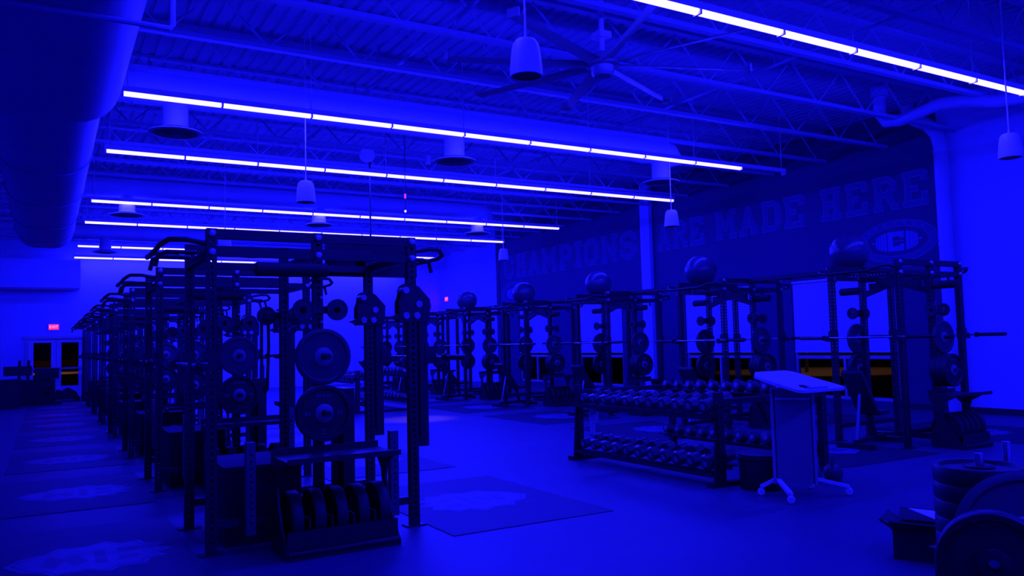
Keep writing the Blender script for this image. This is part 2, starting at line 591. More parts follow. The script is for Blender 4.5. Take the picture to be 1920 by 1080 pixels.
rod = MB(); rod.cyl((0, 0, 0.075), (0, 0, CEIL_Z - LIGHT_Z - 0.02), 0.008, 6); rod = rod.mesh('rod', 'white')
for r, y in enumerate(ROWS):
    t = thing('linear_light', 'long row of blue LED tubes hung %s' % RNAME[r], 'light', (RX0, y, LIGHT_Z), 0, 'rows of blue LED tubes')
    lit = 9 if r == 2 else 10
    for s in range(10):
        link('housing', hs, t, (s * SEG, 0, 0))
        if s < lit:
            link('lens', ln, t, (s * SEG, 0, 0))
    for s in range(11):
        link('joiner', cap, t, (s * SEG, 0, 0))
    for s in (0.05, 2, 4, 6, 8, 9.95):
        link('rod', rod, t, (s * SEG, 0, 0))

# ------------------------------------------------------------------ ducts
stem = MB(); stem.lathe([(0.17, 0.5), (0.17, 0.08), (0.24, 0.0)], n=24); stem = stem.mesh('drop', 'duct')
flare = MB(); flare.lathe([(0.24, 0.03), (0.36, 0.0), (0.36, -0.012), (0.30, -0.02)], n=32); flare = flare.mesh('flange', 'duct')
coneA = MB()
for r_, z_ in ((0.30, -0.02), (0.23, -0.03), (0.16, -0.04), (0.09, -0.05)):
    coneA.lathe([(r_, z_), (r_ - 0.05, z_ + 0.05), (r_ - 0.055, z_ + 0.045), (r_ - 0.012, z_ - 0.004)], n=28)
coneA.lathe([(0.28, 0.035), (0.001, 0.035)], n=24)
coneA = coneA.mesh('louvre', 'vent')
seam_me = MB(); seam_me.cyl((0, 0, 0), (0.03, 0, 0), 0.25, 24); seam_me = seam_me.mesh('seam', 'duct')
def round_duct(y, label, x1=10.75):
    t = thing('round_duct', label, 'duct', (0, y, 5.22), 0, 'round white ducts across the hall')
    mb = MB()
    mb.rings([(0.55, 0, 0), (x1 - 0.3, 0, 0), (x1 - 0.1, 0, -0.03), (x1, 0, -0.12), (x1 + 0.02, 0, -0.25)], [0.24, 0.24, 0.24, 0.2, 0.17], 24)
    put('duct_run', mb, 'duct', t)
    for k in range(7):
        link('seam', seam_me, t, (1.0 + k * 1.5, 0, 0))
    for x in (1.55, 5.93, 10.45):
        link('drop', stem, t, (x, 0, -0.60))
        fl = link('flange', flare, t, (x, 0, -0.60))
        link('louvre', coneA, fl, (0, 0, 0))
    for x in (1.2, 4.2, 7.2, 10.0):
        mb = MB()
        mb.cyl((x, 0.0, 0.22), (x, 0.0, CEIL_Z - 5.22), 0.008, 6)
        put('hanger', mb, 'joist', t)
round_duct(3.9, 'round white duct with drop diffusers behind the row of lights by the plate cart')
round_duct(11.97, 'round white duct with drop diffusers beside the ceiling fan')
round_duct(19.75, 'round white duct with drop diffusers in the middle of the hall')
round_duct(27.4, 'round white duct with drop diffusers nearest the double doors')

def oval(w, h, r, n=6):
    pts = []
    for (cx, cz, a0) in ((w - r, h - r, 0), (r, h - r, PI / 2), (r, r, PI), (w - r, r, 1.5 * PI)):
        for k in range(n + 1):
            a = a0 + PI / 2 * k / n
            pts.append((cx + r * math.cos(a), cz + r * math.sin(a)))
    return pts
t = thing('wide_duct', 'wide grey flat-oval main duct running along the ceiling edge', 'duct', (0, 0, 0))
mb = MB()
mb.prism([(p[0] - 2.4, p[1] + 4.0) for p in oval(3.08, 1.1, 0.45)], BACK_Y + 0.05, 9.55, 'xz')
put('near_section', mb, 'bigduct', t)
mb = MB()
mb.prism([(p[0] - 0.62, p[1] + 4.02) for p in oval(1.16, 0.95, 0.4)], 9.6, 21.6, 'xz')
put('far_section', mb, 'bigduct', t)
mb = MB()
mb.prism([(p[0] - 1.9, p[1] + 4.02) for p in oval(2.3, 0.95, 0.4)], 9.50, 9.62, 'xz')
put('reducer', mb, 'bigduct', t)
for y in (12.6, 15.4, 18.2, 20.6):
    mb = MB()
    mb.prism([(p[0] - 0.635, p[1] + 4.005) for p in oval(1.19, 0.98, 0.41)], y, y + 0.04, 'xz')
    put('seam_band', mb, 'bigduct', t)
for y in (6.35, 2.0):
    mb = MB()
    mb.tube([(-2.2, y, 3.97), (0.35, y, 3.97), (0.78, y, 3.97), (0.80, y, 4.0), (0.80, y, CEIL_Z)], 0.022, 8)
    put('hanger_strap', mb, 'joist', t)
mb = MB()
mb.box((-0.5, 21.4, 4.95), (-0.47, 21.43, CEIL_Z))
mb.box((0.4, 15.4, 4.95), (0.43, 15.43, CEIL_Z))
put('hanger_rod', mb, 'joist', t)

# ------------------------------------------------------------------ ceiling fan
FX, FY, FZ = 6.05, 7.95, 5.02
t = thing('ceiling_fan', 'large eight-blade ceiling fan hung from the joists', 'fan', (FX, FY, FZ))
mb = MB(); mb.cyl((0, 0, 0.12), (0, 0, JZ0 - FZ + 0.62), 0.035, 12); put('downrod', mb, 'white', t)
mb = MB(); mb.lathe([(0.001, 0.14), (0.13, 0.14), (0.15, 0.10), (0.15, 0.03), (0.22, 0.02), (0.22, -0.02), (0.15, -0.03), (0.14, -0.12), (0.11, -0.15), (0.001, -0.15)], n=28); put('motor_hub', mb, 'fan', t)
mb = MB(); mb.box((-0.09, -0.09, JZ0 - FZ - 0.02), (0.09, 0.09, JZ0 - FZ + 0.06)); put('mount', mb, 'white', t)
bl = MB()
secs = 6
for s in range(secs + 1):
    pass
vv, ff = [], []
for s in range(secs + 1):
    x = 0.2 + 1.78 * s / secs
    w = 0.085 - 0.02 * s / secs
    tw = 0.30 - 0.12 * s / secs
    for (yy, zz) in ((-w, -0.004), (0, 0.018), (w, -0.004), (0, -0.006)):
        vv.append((x, yy * math.cos(tw) - zz * math.sin(tw), yy * math.sin(tw) + zz * math.cos(tw)))
for s in range(secs):
    for j in range(4):
        a, b_ = s * 4 + j, s * 4 + (j + 1) % 4
        ff.append((a, b_, b_ + 4, a + 4))
ff += [(0, 1, 2, 3), tuple(range(secs * 4 + 3, secs * 4 - 1, -1))]
bl.add(vv, ff)
bl.box((1.97, -0.075, -0.03), (2.0, 0.075, 0.07))
bl = bl.mesh('blade', 'fan')
for k in range(8):
    link('blade', bl, t, (0, 0, 0), (0, 0, math.radians(25 + 45 * k)))

# ------------------------------------------------------------------ pendant speakers
for (x, y, zb, where) in ((3.45, 5.58, 3.76, 'near the ceiling fan'), (3.25, 11.45, 3.65, 'before the round duct beside the fan'), (10.27, 11.5, 3.665, 'before the ARE lettering'),
                      (10.73, 5.54, 3.76, 'by the white wall end'), (10.68, 18.7, 3.76, 'before the first letters of CHAMPIONS'), (3.45, 18.6, 3.76, 'in the middle of the hall')):
    t = thing('pendant_speaker', 'white bell-shaped pendant speaker hanging %s' % where, 'speaker', (x, y, zb), 0, 'pendant speakers')
    mb = MB(); mb.lathe([(0.118, 0.0), (0.138, 0.0), (0.138, 0.05), (0.125, 0.19), (0.11, 0.275), (0.085, 0.31), (0.001, 0.315)], n=28)
    put('shell', mb, 'white', t)
    mb = MB(); mb.lathe([(0.001, 0.02), (0.118, 0.012)], n=28); put('grille', mb, 'black', t)
    mb = MB(); mb.rings([(0, 0, 0.31), (0, 0, 0.36), (0, 0, CEIL_Z - zb - 0.01)], [0.02, 0.009, 0.009], 8); put('cable', mb, 'white', t)

t = thing('added_spot', 'added warm spot under a joist, lighting a patch of aisle floor', 'light', (6.7, 14.75, 5.30))  # invented ceiling spot, added to throw a warm patch on the aisle floor
mb = MB(); mb.box((-0.05, -0.05, 0.03), (0.05, 0.05, 0.08)); put('clamp', mb, 'white', t, smooth=0)
mb = MB(); mb.lathe([(0.001, 0.03), (0.05, 0.03), (0.06, 0.0), (0.06, -0.09), (0.052, -0.09), (0.05, -0.01), (0.001, -0.01)], n=20); put('can', mb, 'white', t)
ld = bpy.data.lights.new('added_spot_bulb', 'SPOT')
ld.energy = 700
ld.color = (1.0, 0.42, 0.55)
ld.spot_size = 0.36
ld.spot_blend = 0.9
ld.shadow_soft_size = 0.03
lo = bpy.data.objects.new('bulb', ld)
COL.objects.link(lo)
lo.parent = t
lo.location = (0, 0, -0.06)
lo.rotation_euler = (0.14, 0.0, 0)

# cord reel and hanging indicator cord
t = thing('cord_reel', 'black power cord dropping from a reel under the joists', 'cord', (5.45, 14.75, 0))
mb = MB(); mb.cyl((0, 0, 1.9), (0, 0, 5.39), 0.018, 6); put('cord', mb, 'black', t)
mb = MB(); mb.lathe([(0.001, -0.04), (0.15, -0.04), (0.15, 0.04), (0.001, 0.04)], 'y', 20, (-0.05, 0, 5.28)); put('reel', mb, 'white', t)
t = thing('pull_cord', 'thin cord with a glowing white tip hanging between light rows', 'cord', (5.56, 13.25, -0.045))
mb = MB(); mb.cyl((0, 0, 4.0), (0, 0, JZ0 + 0.07), 0.007, 6); put('cord', mb, 'black', t)
mb = MB(); mb.lathe([(0.001, 3.96), (0.02, 3.975), (0.02, 4.0), (0.001, 4.01)], n=10); put('tip_light', mb, 'dot', t)
mb = MB(); mb.cyl((0, 0, 4.22), (0, 0, 4.30), 0.018, 8); put('upper_light', mb, 'dot_pink', t)

# ------------------------------------------------------------------ lettering on the navy wall
def seg_rect(p0, p1, w):
    p0, p1 = Vector(p0), Vector(p1)
    d_ = (p1 - p0)
    return (p0, p1, w)
# each letter: strokes on a 1 x 1.35 grid ((x0,y0),(x1,y1)), stroke half width given per stroke
W_, H_ = 1.0, 1.35
S = 0.125
def serif(x, y, l=0.21):
    return ((x - l, y), (x + l, y))
TB, BB = H_ - S, S       # centre lines of the top and bottom bars
L_, R_ = 0.26, 0.74
LET = {
    'C': [((0.15, 0.35), (0.15, 1.0)), ((0.35, TB), (0.65, TB)), ((0.35, BB), (0.65, BB)), ((0.15, 1.0), (0.35, TB)), ((0.65, TB), (0.85, 1.02)), ((0.15, 0.35), (0.35, BB)), ((0.65, BB), (0.85, 0.33)), ((0.85, 1.02), (0.85, 0.9)), ((0.85, 0.33), (0.85, 0.45))],
    'H': [((L_, BB), (L_, TB)), ((R_, BB), (R_, TB)), ((L_, 0.675), (R_, 0.675)), serif(L_, TB), serif(R_, TB), serif(L_, BB), serif(R_, BB)],
    'A': [((0.2, BB), (0.5, TB)), ((0.8, BB), (0.5, TB)), ((0.32, 0.45), (0.68, 0.45)), serif(0.2, BB, 0.2), serif(0.8, BB, 0.2)],
    'M': [((0.22, BB), (0.22, TB)), ((0.98, BB), (0.98, TB)), ((0.22, TB), (0.6, 0.45)), ((0.98, TB), (0.6, 0.45)), serif(0.22, BB, 0.2), serif(0.98, BB, 0.2), ((0.02, TB), (0.3, TB)), ((0.9, TB), (1.18, TB))],
    'P': [((0.24, BB), (0.24, TB)), ((0.05, TB), (0.65, TB)), ((0.24, 0.6), (0.65, 0.6)), ((0.85, 1.05), (0.85, 0.8)), ((0.65, TB), (0.85, 1.05)), ((0.65, 0.6), (0.85, 0.8)), serif(0.26, BB, 0.22)],
    'I': [((0.3, BB), (0.3, TB)), serif(0.3, TB, 0.24), serif(0.3, BB, 0.24)],
    'O': [((0.15, 0.35), (0.15, 1.0)), ((0.85, 0.35), (0.85, 1.0)), ((0.35, TB), (0.65, TB)), ((0.35, BB), (0.65, BB)), ((0.15, 1.0), (0.35, TB)), ((0.65, TB), (0.85, 1.0)), ((0.15, 0.35), (0.35, BB)), ((0.65, BB), (0.85, 0.35))],
    'N': [((0.22, BB), (0.22, TB)), ((0.86, BB), (0.86, TB)), ((0.22, TB), (0.86, BB)), serif(0.22, BB, 0.2), serif(0.86, TB, 0.2), ((0.02, TB), (0.3, TB))],
    'S': [((0.35, TB), (0.65, TB)), ((0.15, 1.02), (0.35, TB)), ((0.65, TB), (0.85, 1.02)), ((0.85, 1.02), (0.85, 0.92)), ((0.15, 1.02), (0.15, 0.9)), ((0.15, 0.9), (0.32, 0.72)), ((0.32, 0.72), (0.68, 0.63)), ((0.68, 0.63), (0.85, 0.45)), ((0.85, 0.45), (0.85, 0.33)), ((0.85, 0.33), (0.65, BB)), ((0.35, BB), (0.65, BB)), ((0.15, 0.33), (0.35, BB)), ((0.15, 0.33), (0.15, 0.45))],
    'R': [((0.24, BB), (0.24, TB)), ((0.05, TB), (0.65, TB)), ((0.24, 0.65), (0.62, 0.65)), ((0.85, 1.05), (0.85, 0.85)), ((0.65, TB), (0.85, 1.05)), ((0.62, 0.65), (0.85, 0.85)), serif(0.24, BB, 0.2), ((0.6, 0.65), (0.84, BB)), ((0.78, BB), (1.02, BB))],
    'E': [((0.22, BB), (0.22, TB)), ((0.03, TB), (0.85, TB)), ((0.03, BB), (0.85, BB)), ((0.22, 0.675), (0.6, 0.675)), ((0.83, TB), (0.83, 0.98)), ((0.83, BB), (0.83, 0.4))],
    'D': [((0.24, BB), (0.24, TB)), ((0.05, TB), (0.65, TB)), ((0.05, BB), (0.65, BB)), ((0.85, 0.35), (0.85, 1.0)), ((0.65, TB), (0.85, 1.0)), ((0.65, BB), (0.85, 0.35))],
}
WID = {'M': 1.2, 'I': 0.6, 'R': 1.04, 'N': 1.06}
def letter_mesh(ch, sx, sz, grow, depth, mname):
    mb = MB()
    for si, (p0, p1) in enumerate(LET[ch]):
        p0 = Vector((p0[0] * sx, p0[1] * sz))
        p1 = Vector((p1[0] * sx, p1[1] * sz))
        d_ = p1 - p0
        ln_ = d_.length
        d_.normalize()
        horiz = abs(d_.x) > abs(d_.y) * 2
        hw = S * (sz if horiz else sx * 1.0) + grow
        # stroke ends: extend to make joints solid
        diag = abs(d_.x) > 0.05 and abs(d_.y) > 0.05
        e = grow + (S * 0.45 * sx if diag else (0.0 if horiz else S * sz if (abs(p0.y - BB * sz) < 0.01 or abs(p1.y - TB * sz) < 0.01) else S * 0.3 * sx))
        a = p0 - d_ * e
        c = p1 + d_ * e
        nrm = Vector((-d_.y, d_.x)) * (hw * (0.95 if diag else 1.0))
        quad = [a - nrm, c - nrm, c + nrm, a + nrm]
        # wall runs along -y as text reads: local x -> -y
        quad = [(-q.x, min(max(q.y, -grow), H_ * sz + grow)) for q in quad]
        mb.prism(quad, -depth - 0.0003 * si, 0.0, 'yz')
    return mb.mesh('letter_' + mname, mname, 0)
def word(txt, y_start, y_end, z0, z1, label):
    t = thing('wall_lettering', label, 'lettering', (WALL_X - 0.0005, y_start, z0), 0, 'slogan words on the navy wall')
    gap = 0.12
    tot = sum(WID.get(c, 1.0) for c in txt) + gap * (len(txt) - 1)
    sx = (y_start - y_end) / tot
    sz = (z1 - z0) / H_
    pos = 0.0
    for c in txt:
        par = link('letter', letter_mesh(c, sx, sz, -0.022, 0.0085, 'letter'), t, (0, -pos * sx, 0))
        link('inline', letter_mesh(c, sx, sz, 0.0, 0.003, 'letter_line'), par, (0, 0, 0))
        pos += WID.get(c, 1.0) + gap
    return t
word('CHAMPIONS', 26.45, 18.45, 3.93, 4.80, 'large slab-serif wall letters reading CHAMPIONS')
word('ARE', 17.55, 15.62, 4.02, 4.79, 'large slab-serif wall letters reading ARE')
word('MADE', 15.24, 12.36, 4.05, 4.80, 'large slab-serif wall letters reading MADE')
word('HERE', 11.96, 9.36, 4.07, 4.80, 'large slab-serif wall letters reading HERE')

def emblem(yc, zc, label):
    a, b_ = 0.90, 0.435
    t = thing('wall_emblem', label, 'emblem', (WALL_X - 0.0005, yc, zc), 0, 'oval barbell emblems on the navy wall')
    def ring(r0, r1, x, nm, mt):
        mb = MB()
        n_ = 56
        vv, ff = [], []
        for k in range(n_):
            an = 2 * PI * k / n_
            for (ra, rb) in (r0, r1):
                vv.append((x, ra * math.cos(an), rb * math.sin(an)))
            for (ra, rb) in (r0, r1):
                vv.append((0, ra * math.cos(an), rb * math.sin(an)))
        for k in range(n_):
            o, q = 4 * k, 4 * ((k + 1) % n_)
            ff += [(o, o + 1, q + 1, q), (o, q, q + 2, o + 2), (o + 1, o + 3, q + 3, q + 1)]
        mb.add(vv, ff)
        return put(nm, mb, mt, t)
    ring((a, b_), (a - 0.02, b_ - 0.015), -0.004, 'outer_line', 'letter_line')
    ring((a - 0.02, b_ - 0.015), (a - 0.19, b_ - 0.125), -0.003, 'band', 'letter')
    ring((a - 0.19, b_ - 0.125), (a - 0.205, b_ - 0.137), -0.004, 'inner_line', 'letter_line')
    # barbell through a block C
    def flat(nm, quads, mt='emblem'):
        mb = MB()
        for q in quads:
            mb.prism([(-p[0], p[1]) for p in q], -0.005 - 0.0003 * quads.index(q), 0.0, 'yz')
        put(nm, mb, mt, t, smooth=0)
    R = lambda x0, z0, x1, z1: [(x0, z0), (x1, z0), (x1, z1), (x0, z1)]
    flat('block_c', [R(-0.2, -0.2, -0.08, 0.2), R(-0.08, 0.1, 0.17, 0.2), R(-0.08, -0.2, 0.17, -0.1), R(0.07, 0.06, 0.17, 0.1), R(0.07, -0.1, 0.17, -0.06)])
    flat('plates_right', [R(0.21, -0.19, 0.29, 0.19), R(0.30, -0.17, 0.36, 0.17), R(0.37, -0.15, 0.42, 0.15), R(0.43, -0.12, 0.47, 0.12)])
    flat('plates_left', [R(-0.29, -0.19, -0.22, 0.19), R(-0.36, -0.17, -0.30, 0.17), R(-0.42, -0.15, -0.37, 0.15), R(-0.47, -0.12, -0.43, 0.12)])
    flat('bar', [R(0.47, -0.015, 0.56, 0.015), R(-0.56, -0.015, -0.47, 0.015), R(-0.08, -0.008, 0.17, 0.008)])
    txt = 'BARKSVEA'
    for k, ch in enumerate(txt):
        an = math.radians(158 - k * 16.5)
        ra, rb = a - 0.105, b_ - 0.07
        yy, zz = ra * math.cos(an), rb * math.sin(an)
        tilt = math.atan2(rb * math.cos(an), -ra * math.sin(an))
        sl = math.atan2(rb * math.cos(an), ra * math.sin(an))
        fo = link('band_letter', text_mesh(ch, 0.105, 'emblem'), t)
        # text faces the room: local x -> -y, local y -> z
        base = Matrix(((0, 0, -1), (-1, 0, 0), (0, 1, 0))).to_4x4()
        fo.matrix_local = Matrix.Translation((-0.0055, -yy, zz)) @ base @ Matrix.Rotation(-sl, 4, 'Z')
    flat('name_tab', [R(-0.3, -0.56, 0.3, -0.45)], 'letter')
    return t
emblem(10.13, 3.42, 'oval barbell emblem on the navy wall under the word HERE')
emblem(25.75, 3.35, 'oval barbell emblem on the navy wall under the word CHAMPIONS')

# ------------------------------------------------------------------ platforms with floor logos
logo_poly = [(-0.55, 0.05), (-0.42, -0.22), (-0.30, -0.30), (-0.24, -0.42), (-0.02, -0.38), (0.12, -0.50), (0.20, -0.40), (0.36, -0.42), (0.40, -0.28),
             (0.52, -0.24), (0.46, -0.12), (0.58, -0.02), (0.48, 0.08), (0.55, 0.20), (0.42, 0.26), (0.38, 0.40), (0.24, 0.36), (0.14, 0.50), (0.0, 0.40), (-0.2, 0.44), (-0.28, 0.30), (-0.44, 0.24)]
def inset(poly, s):
    return [(p[0] * s, p[1] * s) for p in poly]
lg1 = MB(); lg1.prism(logo_poly, 0.0, 0.0012, 'xy'); lg1 = lg1.mesh('logo_outline', 'logo', 0)
lg2 = MB(); lg2.prism(inset(logo_poly, 0.93), 0.0, 0.0018, 'xy'); lg2 = lg2.mesh('logo_gap', 'logo_dark', 0)
lg3 = MB(); lg3.prism(inset(logo_poly, 0.88), 0.0, 0.0024, 'xy'); lg3 = lg3.mesh('logo_field', 'logo', 0)
lg4 = MB()
for q in ([(-0.32, -0.1), (-0.22, -0.2), (-0.16, -0.02), (-0.1, -0.2), (0.0, -0.1), (-0.08, 0.18), (-0.16, 0.06), (-0.26, 0.2)],
          [(0.04, -0.22), (0.12, -0.22), (0.12, 0.2), (0.04, 0.2)], [(0.2, -0.2), (0.36, -0.14), (0.32, -0.06), (0.2, -0.08)], [(0.2, 0.04), (0.34, 0.06), (0.36, 0.16), (0.2, 0.2)]):
    lg4.prism(q, 0.0, 0.003, 'xy')
lg4 = lg4.mesh('logo_mark', 'logo_dark', 0)
def platform(x0, x1, y0, y1, lx, ly, label, group, rz=0.0, ls=1.0, surf='mat'):
    t = thing('lifting_platform', label, 'platform', ((x0 + x1) / 2, (y0 + y1) / 2, 0.0), 0, group)
    mb = MB()
    hx, hy = (x1 - x0) / 2, (y1 - y0) / 2
    mb.box((-hx, -hy, 0.0), (hx, hy, 0.006))
    put('mat_surface', mb, surf, t, smooth=0)
    lo = link('logo', lg1, t, (lx - (x0 + x1) / 2, ly - (y0 + y1) / 2, 0.0062), (0, 0, rz), (ls, ls, 1))
    link('logo_gap', lg2, lo)
    link('logo_field', lg3, lo)
    link('logo_mark', lg4, lo)
    return t

PERIOD = 3.25
LY0, RY0 = 6.49, 6.68
LXS = (1.10, 1.93, 2.76)
RXS = (9.95, 10.65, 11.33)
NL, NR = 8, 7
for k in range(NL):
    yc = LY0 + 0.535 + PERIOD * k
    o_ = ORD[NL - 1 - k]
    platform(-0.44, 1.0, yc - 1.2, yc + 1.2, 0.30, yc - 0.08, 'dark platform with pale logo, duct side of the %s aisle rack from the doors' % o_, 'platforms on the duct side', 0.0, 1.0, 'mat_grey')
    platform(2.86, 4.47, yc - 1.1, yc + 1.3, 3.68, yc + 0.1, 'dark platform with pale logo, lectern side of the %s aisle rack from the doors' % o_, 'platforms on the lectern side', PI, 1.0, 'mat_grey')
for k in range(NR):
    yc = RY0 + 0.535 + PERIOD * k
    o_ = ORD[k]
    platform(8.02, 9.85, yc - 1.05, yc + 1.35, 9.1, yc + 0.15, 'dark platform with pale logo before the %s wall rack from the plate cart' % o_, 'platforms before the wall-side racks', PI / 2)
    platform(11.43, 13.3, yc - 1.2, yc + 1.2, 12.3, yc, 'dark platform between the window wall and the %s wall rack from the plate cart' % o_, 'platforms behind the wall-side racks', -PI / 2)

# ------------------------------------------------------------------ rack parts (shared meshes)
PS = 0.075
def perf_tube(L, s=PS, pitch=0.0508, hr=0.0125, axis='z', faces=(0, 1, 2, 3), mname='black', start=0.06):
    """square tube with rows of round through-holes cut in its faces"""
    mb = MB()
    h = s / 2
    n = int((L - 2 * start) / pitch)
    z0 = (L - n * pitch) / 2
    def P(f, u, z):
        if f == 0: p = (u, -h)
        elif f == 1: p = (h, u)
        elif f == 2: p = (-u, h)
        else: p = (-h, -u)
        if axis == 'z': return (p[0], p[1], z)
        if axis == 'x': return (z, p[0], p[1])
        return (p[0], z, p[1])
    for f in range(4):
        if f not in faces:
            mb.add([P(f, -h, 0), P(f, h, 0), P(f, h, L), P(f, -h, L)], [(0, 1, 2, 3)])
            continue
        mb.add([P(f, -h, 0), P(f, h, 0), P(f, h, z0), P(f, -h, z0)], [(0, 1, 2, 3)])
        mb.add([P(f, -h, L - z0), P(f, h, L - z0), P(f, h, L), P(f, -h, L)], [(0, 1, 2, 3)])
        q = pitch / 2
        for i in range(n):
            zc = z0 + (i + 0.5) * pitch
            outer = [(h, 0), (h, q), (0, q), (-h, q), (-h, 0), (-h, -q), (0, -q), (h, -q)]
            inner = [(hr * math.cos(PI / 4 * k), hr * math.sin(PI / 4 * k)) for k in range(8)]
            vv = [P(f, p[0], zc + p[1]) for p in outer] + [P(f, p[0], zc + p[1]) for p in inner]
            mb.add(vv, [(k, (k + 1) % 8, 8 + (k + 1) % 8, 8 + k) for k in range(8)])
    e0 = [P(f, -h, 0) for f in range(4)]
    e1 = [P(f, -h, L) for f in range(4)]
    mb.add(e0, [(0, 1, 2, 3)])
    mb.add(e1, [(3, 2, 1, 0)])
    me = bpy.data.meshes.new('perforated_tube')
    me.from_pydata(mb.v, [], mb.f)
    me.materials.append(M[mname])
    me.update()
    return me

bolt = MB(); bolt.lathe([(0.001, -0.028), (0.022, -0.026), (0.031, -0.016), (0.033, 0.0)], 'y', 14)
bolt = bolt.mesh('bolt', 'steel')
sbolt = MB(); sbolt.lathe([(0.001, -0.018), (0.012, -0.016), (0.015, 0.0)], 'y', 8)
sbolt = sbolt.mesh('bolt', 'steel')
foot = MB(); foot.box((-0.09, -0.06, 0.0), (0.09, 0.06, 0.012)); foot = foot.mesh('base_plate', 'black', 0)
peg = MB(); peg.cyl((0, 0, 0), (0, -0.26, 0), 0.024, 14); peg.cyl((0, 0, 0), (0, -0.012, 0), 0.045, 14); peg = peg.mesh('storage_peg', 'black')
speg = MB(); speg.cyl((0, 0, 0), (0.2, 0, 0), 0.012, 10); speg.cyl((-0.2, 0, 0), (0, 0, 0), 0.012, 10); speg.box((-0.05, -0.05, -0.05), (0.05, 0.05, 0.05)); speg = speg.mesh('change_peg', 'black')
speg_l = MB(); speg_l.box((-0.17, -0.022, -0.03), (0.17, 0.0, 0.03))
for dx in (-0.14, 0.14):
    speg_l.cyl((dx, -0.02, 0), (dx, -0.16, 0), 0.012, 10)
speg_l = speg_l.mesh('change_peg', 'black')
jh = MB(); jh.box((-0.06, -0.045, -0.09), (0.045, 0.045, 0.06)); jh.box((-0.15, -0.03, -0.09), (-0.05, 0.03, -0.055)); jh.box((-0.16, -0.03, -0.09), (-0.14, 0.03, -0.01)); jh = jh.mesh('j_hook', 'black', 0)
# pull-up bar with two arms reaching out to -x
pu = MB()
pu.tube([(0.0, 0.0, 0.0), (-0.16, 0.0, 0.03), (-0.27, 0.03, 0.03), (-0.33, 0.10, -0.01), (-0.34, 0.22, -0.03), (-0.34, 0.85, -0.03), (-0.33, 0.97, -0.01), (-0.27, 1.04, 0.03), (-0.16, 1.07, 0.03), (0.0, 1.07, 0.0)], 0.02, 10)
pu = pu.mesh('pull_up_bar', 'black')
puh = MB(); puh.tube([(-0.05, 0, 0), (-0.28, 0, 0.0), (-0.34, 0, -0.03), (-0.36, 0, -0.12)], 0.018, 8); puh = puh.mesh('grip_handle', 'black')
# jammer arm hanging from its pivot head
ja = MB()
ja.prism([(-0.13, -0.17), (0.15, -0.17), (0.16, 0.02), (0.06, 0.13), (-0.03, 0.17), (-0.09, 0.14), (-0.11, 0.05), (-0.13, 0.0)], -0.055, -0.045, 'xz')
ja.prism([(-0.13, -0.17), (0.15, -0.17), (0.16, 0.02), (0.06, 0.13), (-0.03, 0.17), (-0.09, 0.14), (-0.11, 0.05), (-0.13, 0.0)], 0.045, 0.055, 'xz')
ja.prism([(-0.2, -0.13), (-0.12, -0.16), (-0.12, -0.1)], -0.05, 0.05, 'xz')
ja = ja.mesh('jammer_head', 'black', 0)
jb = MB()
jb.box((0.06, -0.0375, -1.25), (0.135, 0.0375, -0.1))
jb.box((0.0, -0.03, -1.25), (0.135, 0.03, -1.18))
jb.box((0.0, -0.02, -1.1), (0.02, 0.02, -0.9))
jb = jb.mesh('jammer_tube', 'black', 0)
jp = MB(); jp.cyl((0, -0.075, 0), (0, 0.075, 0), 0.03, 14); jp = jp.mesh('jammer_pin', 'steel')
# stowed spotter arm (grey perforated tube)
sp_arm = perf_tube(0.70, 0.07, 0.0508, 0.009, 'z', (0, 2), 'grey_tube')
sp_arm.name = 'spotter_arm'
# plate toaster with shelf (x from -0.44 to 0.44, y from -0.46 to 0, on the floor)
to_side = MB()
to_side.prism([(-0.50, 0.0), (-0.50, 0.04), (-0.44, 0.10), (-0.33, 0.24), (-0.25, 0.38), (-0.22, 0.50), (-0.25, 0.60), (-0.40, 0.675), (-0.50, 0.695), (-0.04, 0.70), (-0.04, 0.62), (-0.12, 0.55), (-0.14, 0.45), (-0.12, 0.30), (-0.04, 0.18), (-0.04, 0.0)], -0.008, 0.008, 'yz')
to_side = to_side.mesh('toaster_side', 'black', 0)
to_base = MB(); to_base.box((-0.43, -0.50, 0.0), (0.43, -0.05, 0.03)); to_base.cyl((-0.43, -0.49, 0.045), (0.43, -0.49, 0.045), 0.025, 10)
to_base = to_base.mesh('toaster_base', 'black')
to_front = MB(); to_front.box((-0.43, -0.47, 0.03), (0.43, -0.46, 0.20)); to_front = to_front.mesh('toaster_front', 'black', 0)
to_div = MB(); to_div.tube([(0, -0.46, 0.03), (0, -0.44, 0.27), (0, -0.08, 0.27), (0, -0.06, 0.03)], 0.009, 6); to_div = to_div.mesh('divider', 'black')
to_shelf = MB(); to_shelf.box((-0.44, -0.52, 0.70), (0.44, -0.02, 0.712)); to_shelf.box((-0.44, -0.535, 0.695), (0.44, -0.52, 0.735)); to_shelf.box((-0.44, -0.03, 0.70), (0.44, -0.02, 0.76))
to_shelf = to_shelf.mesh('shelf', 'black', 0)
arch = MB()
arch.prism([(0.0, 0.0), (0.0, -0.10), (0.03, -0.10), (0.30, -0.02), (0.42, 0.02), (0.65, 0.02), (0.77, -0.02), (1.04, -0.10), (1.07, -0.10), (1.07, 0.0), (0.94, 0.0), (0.94, 0.10), (0.82, 0.10), (0.82, 0.12), (1.07, 0.12), (1.07, 0.16), (0.0, 0.16), (0.0, 0.12), (0.25, 0.12), (0.25, 0.10), (0.13, 0.10), (0.13, 0.0)], -0.03, 0.03, 'yz')
arch = arch.mesh('arch_beam', 'black', 0)

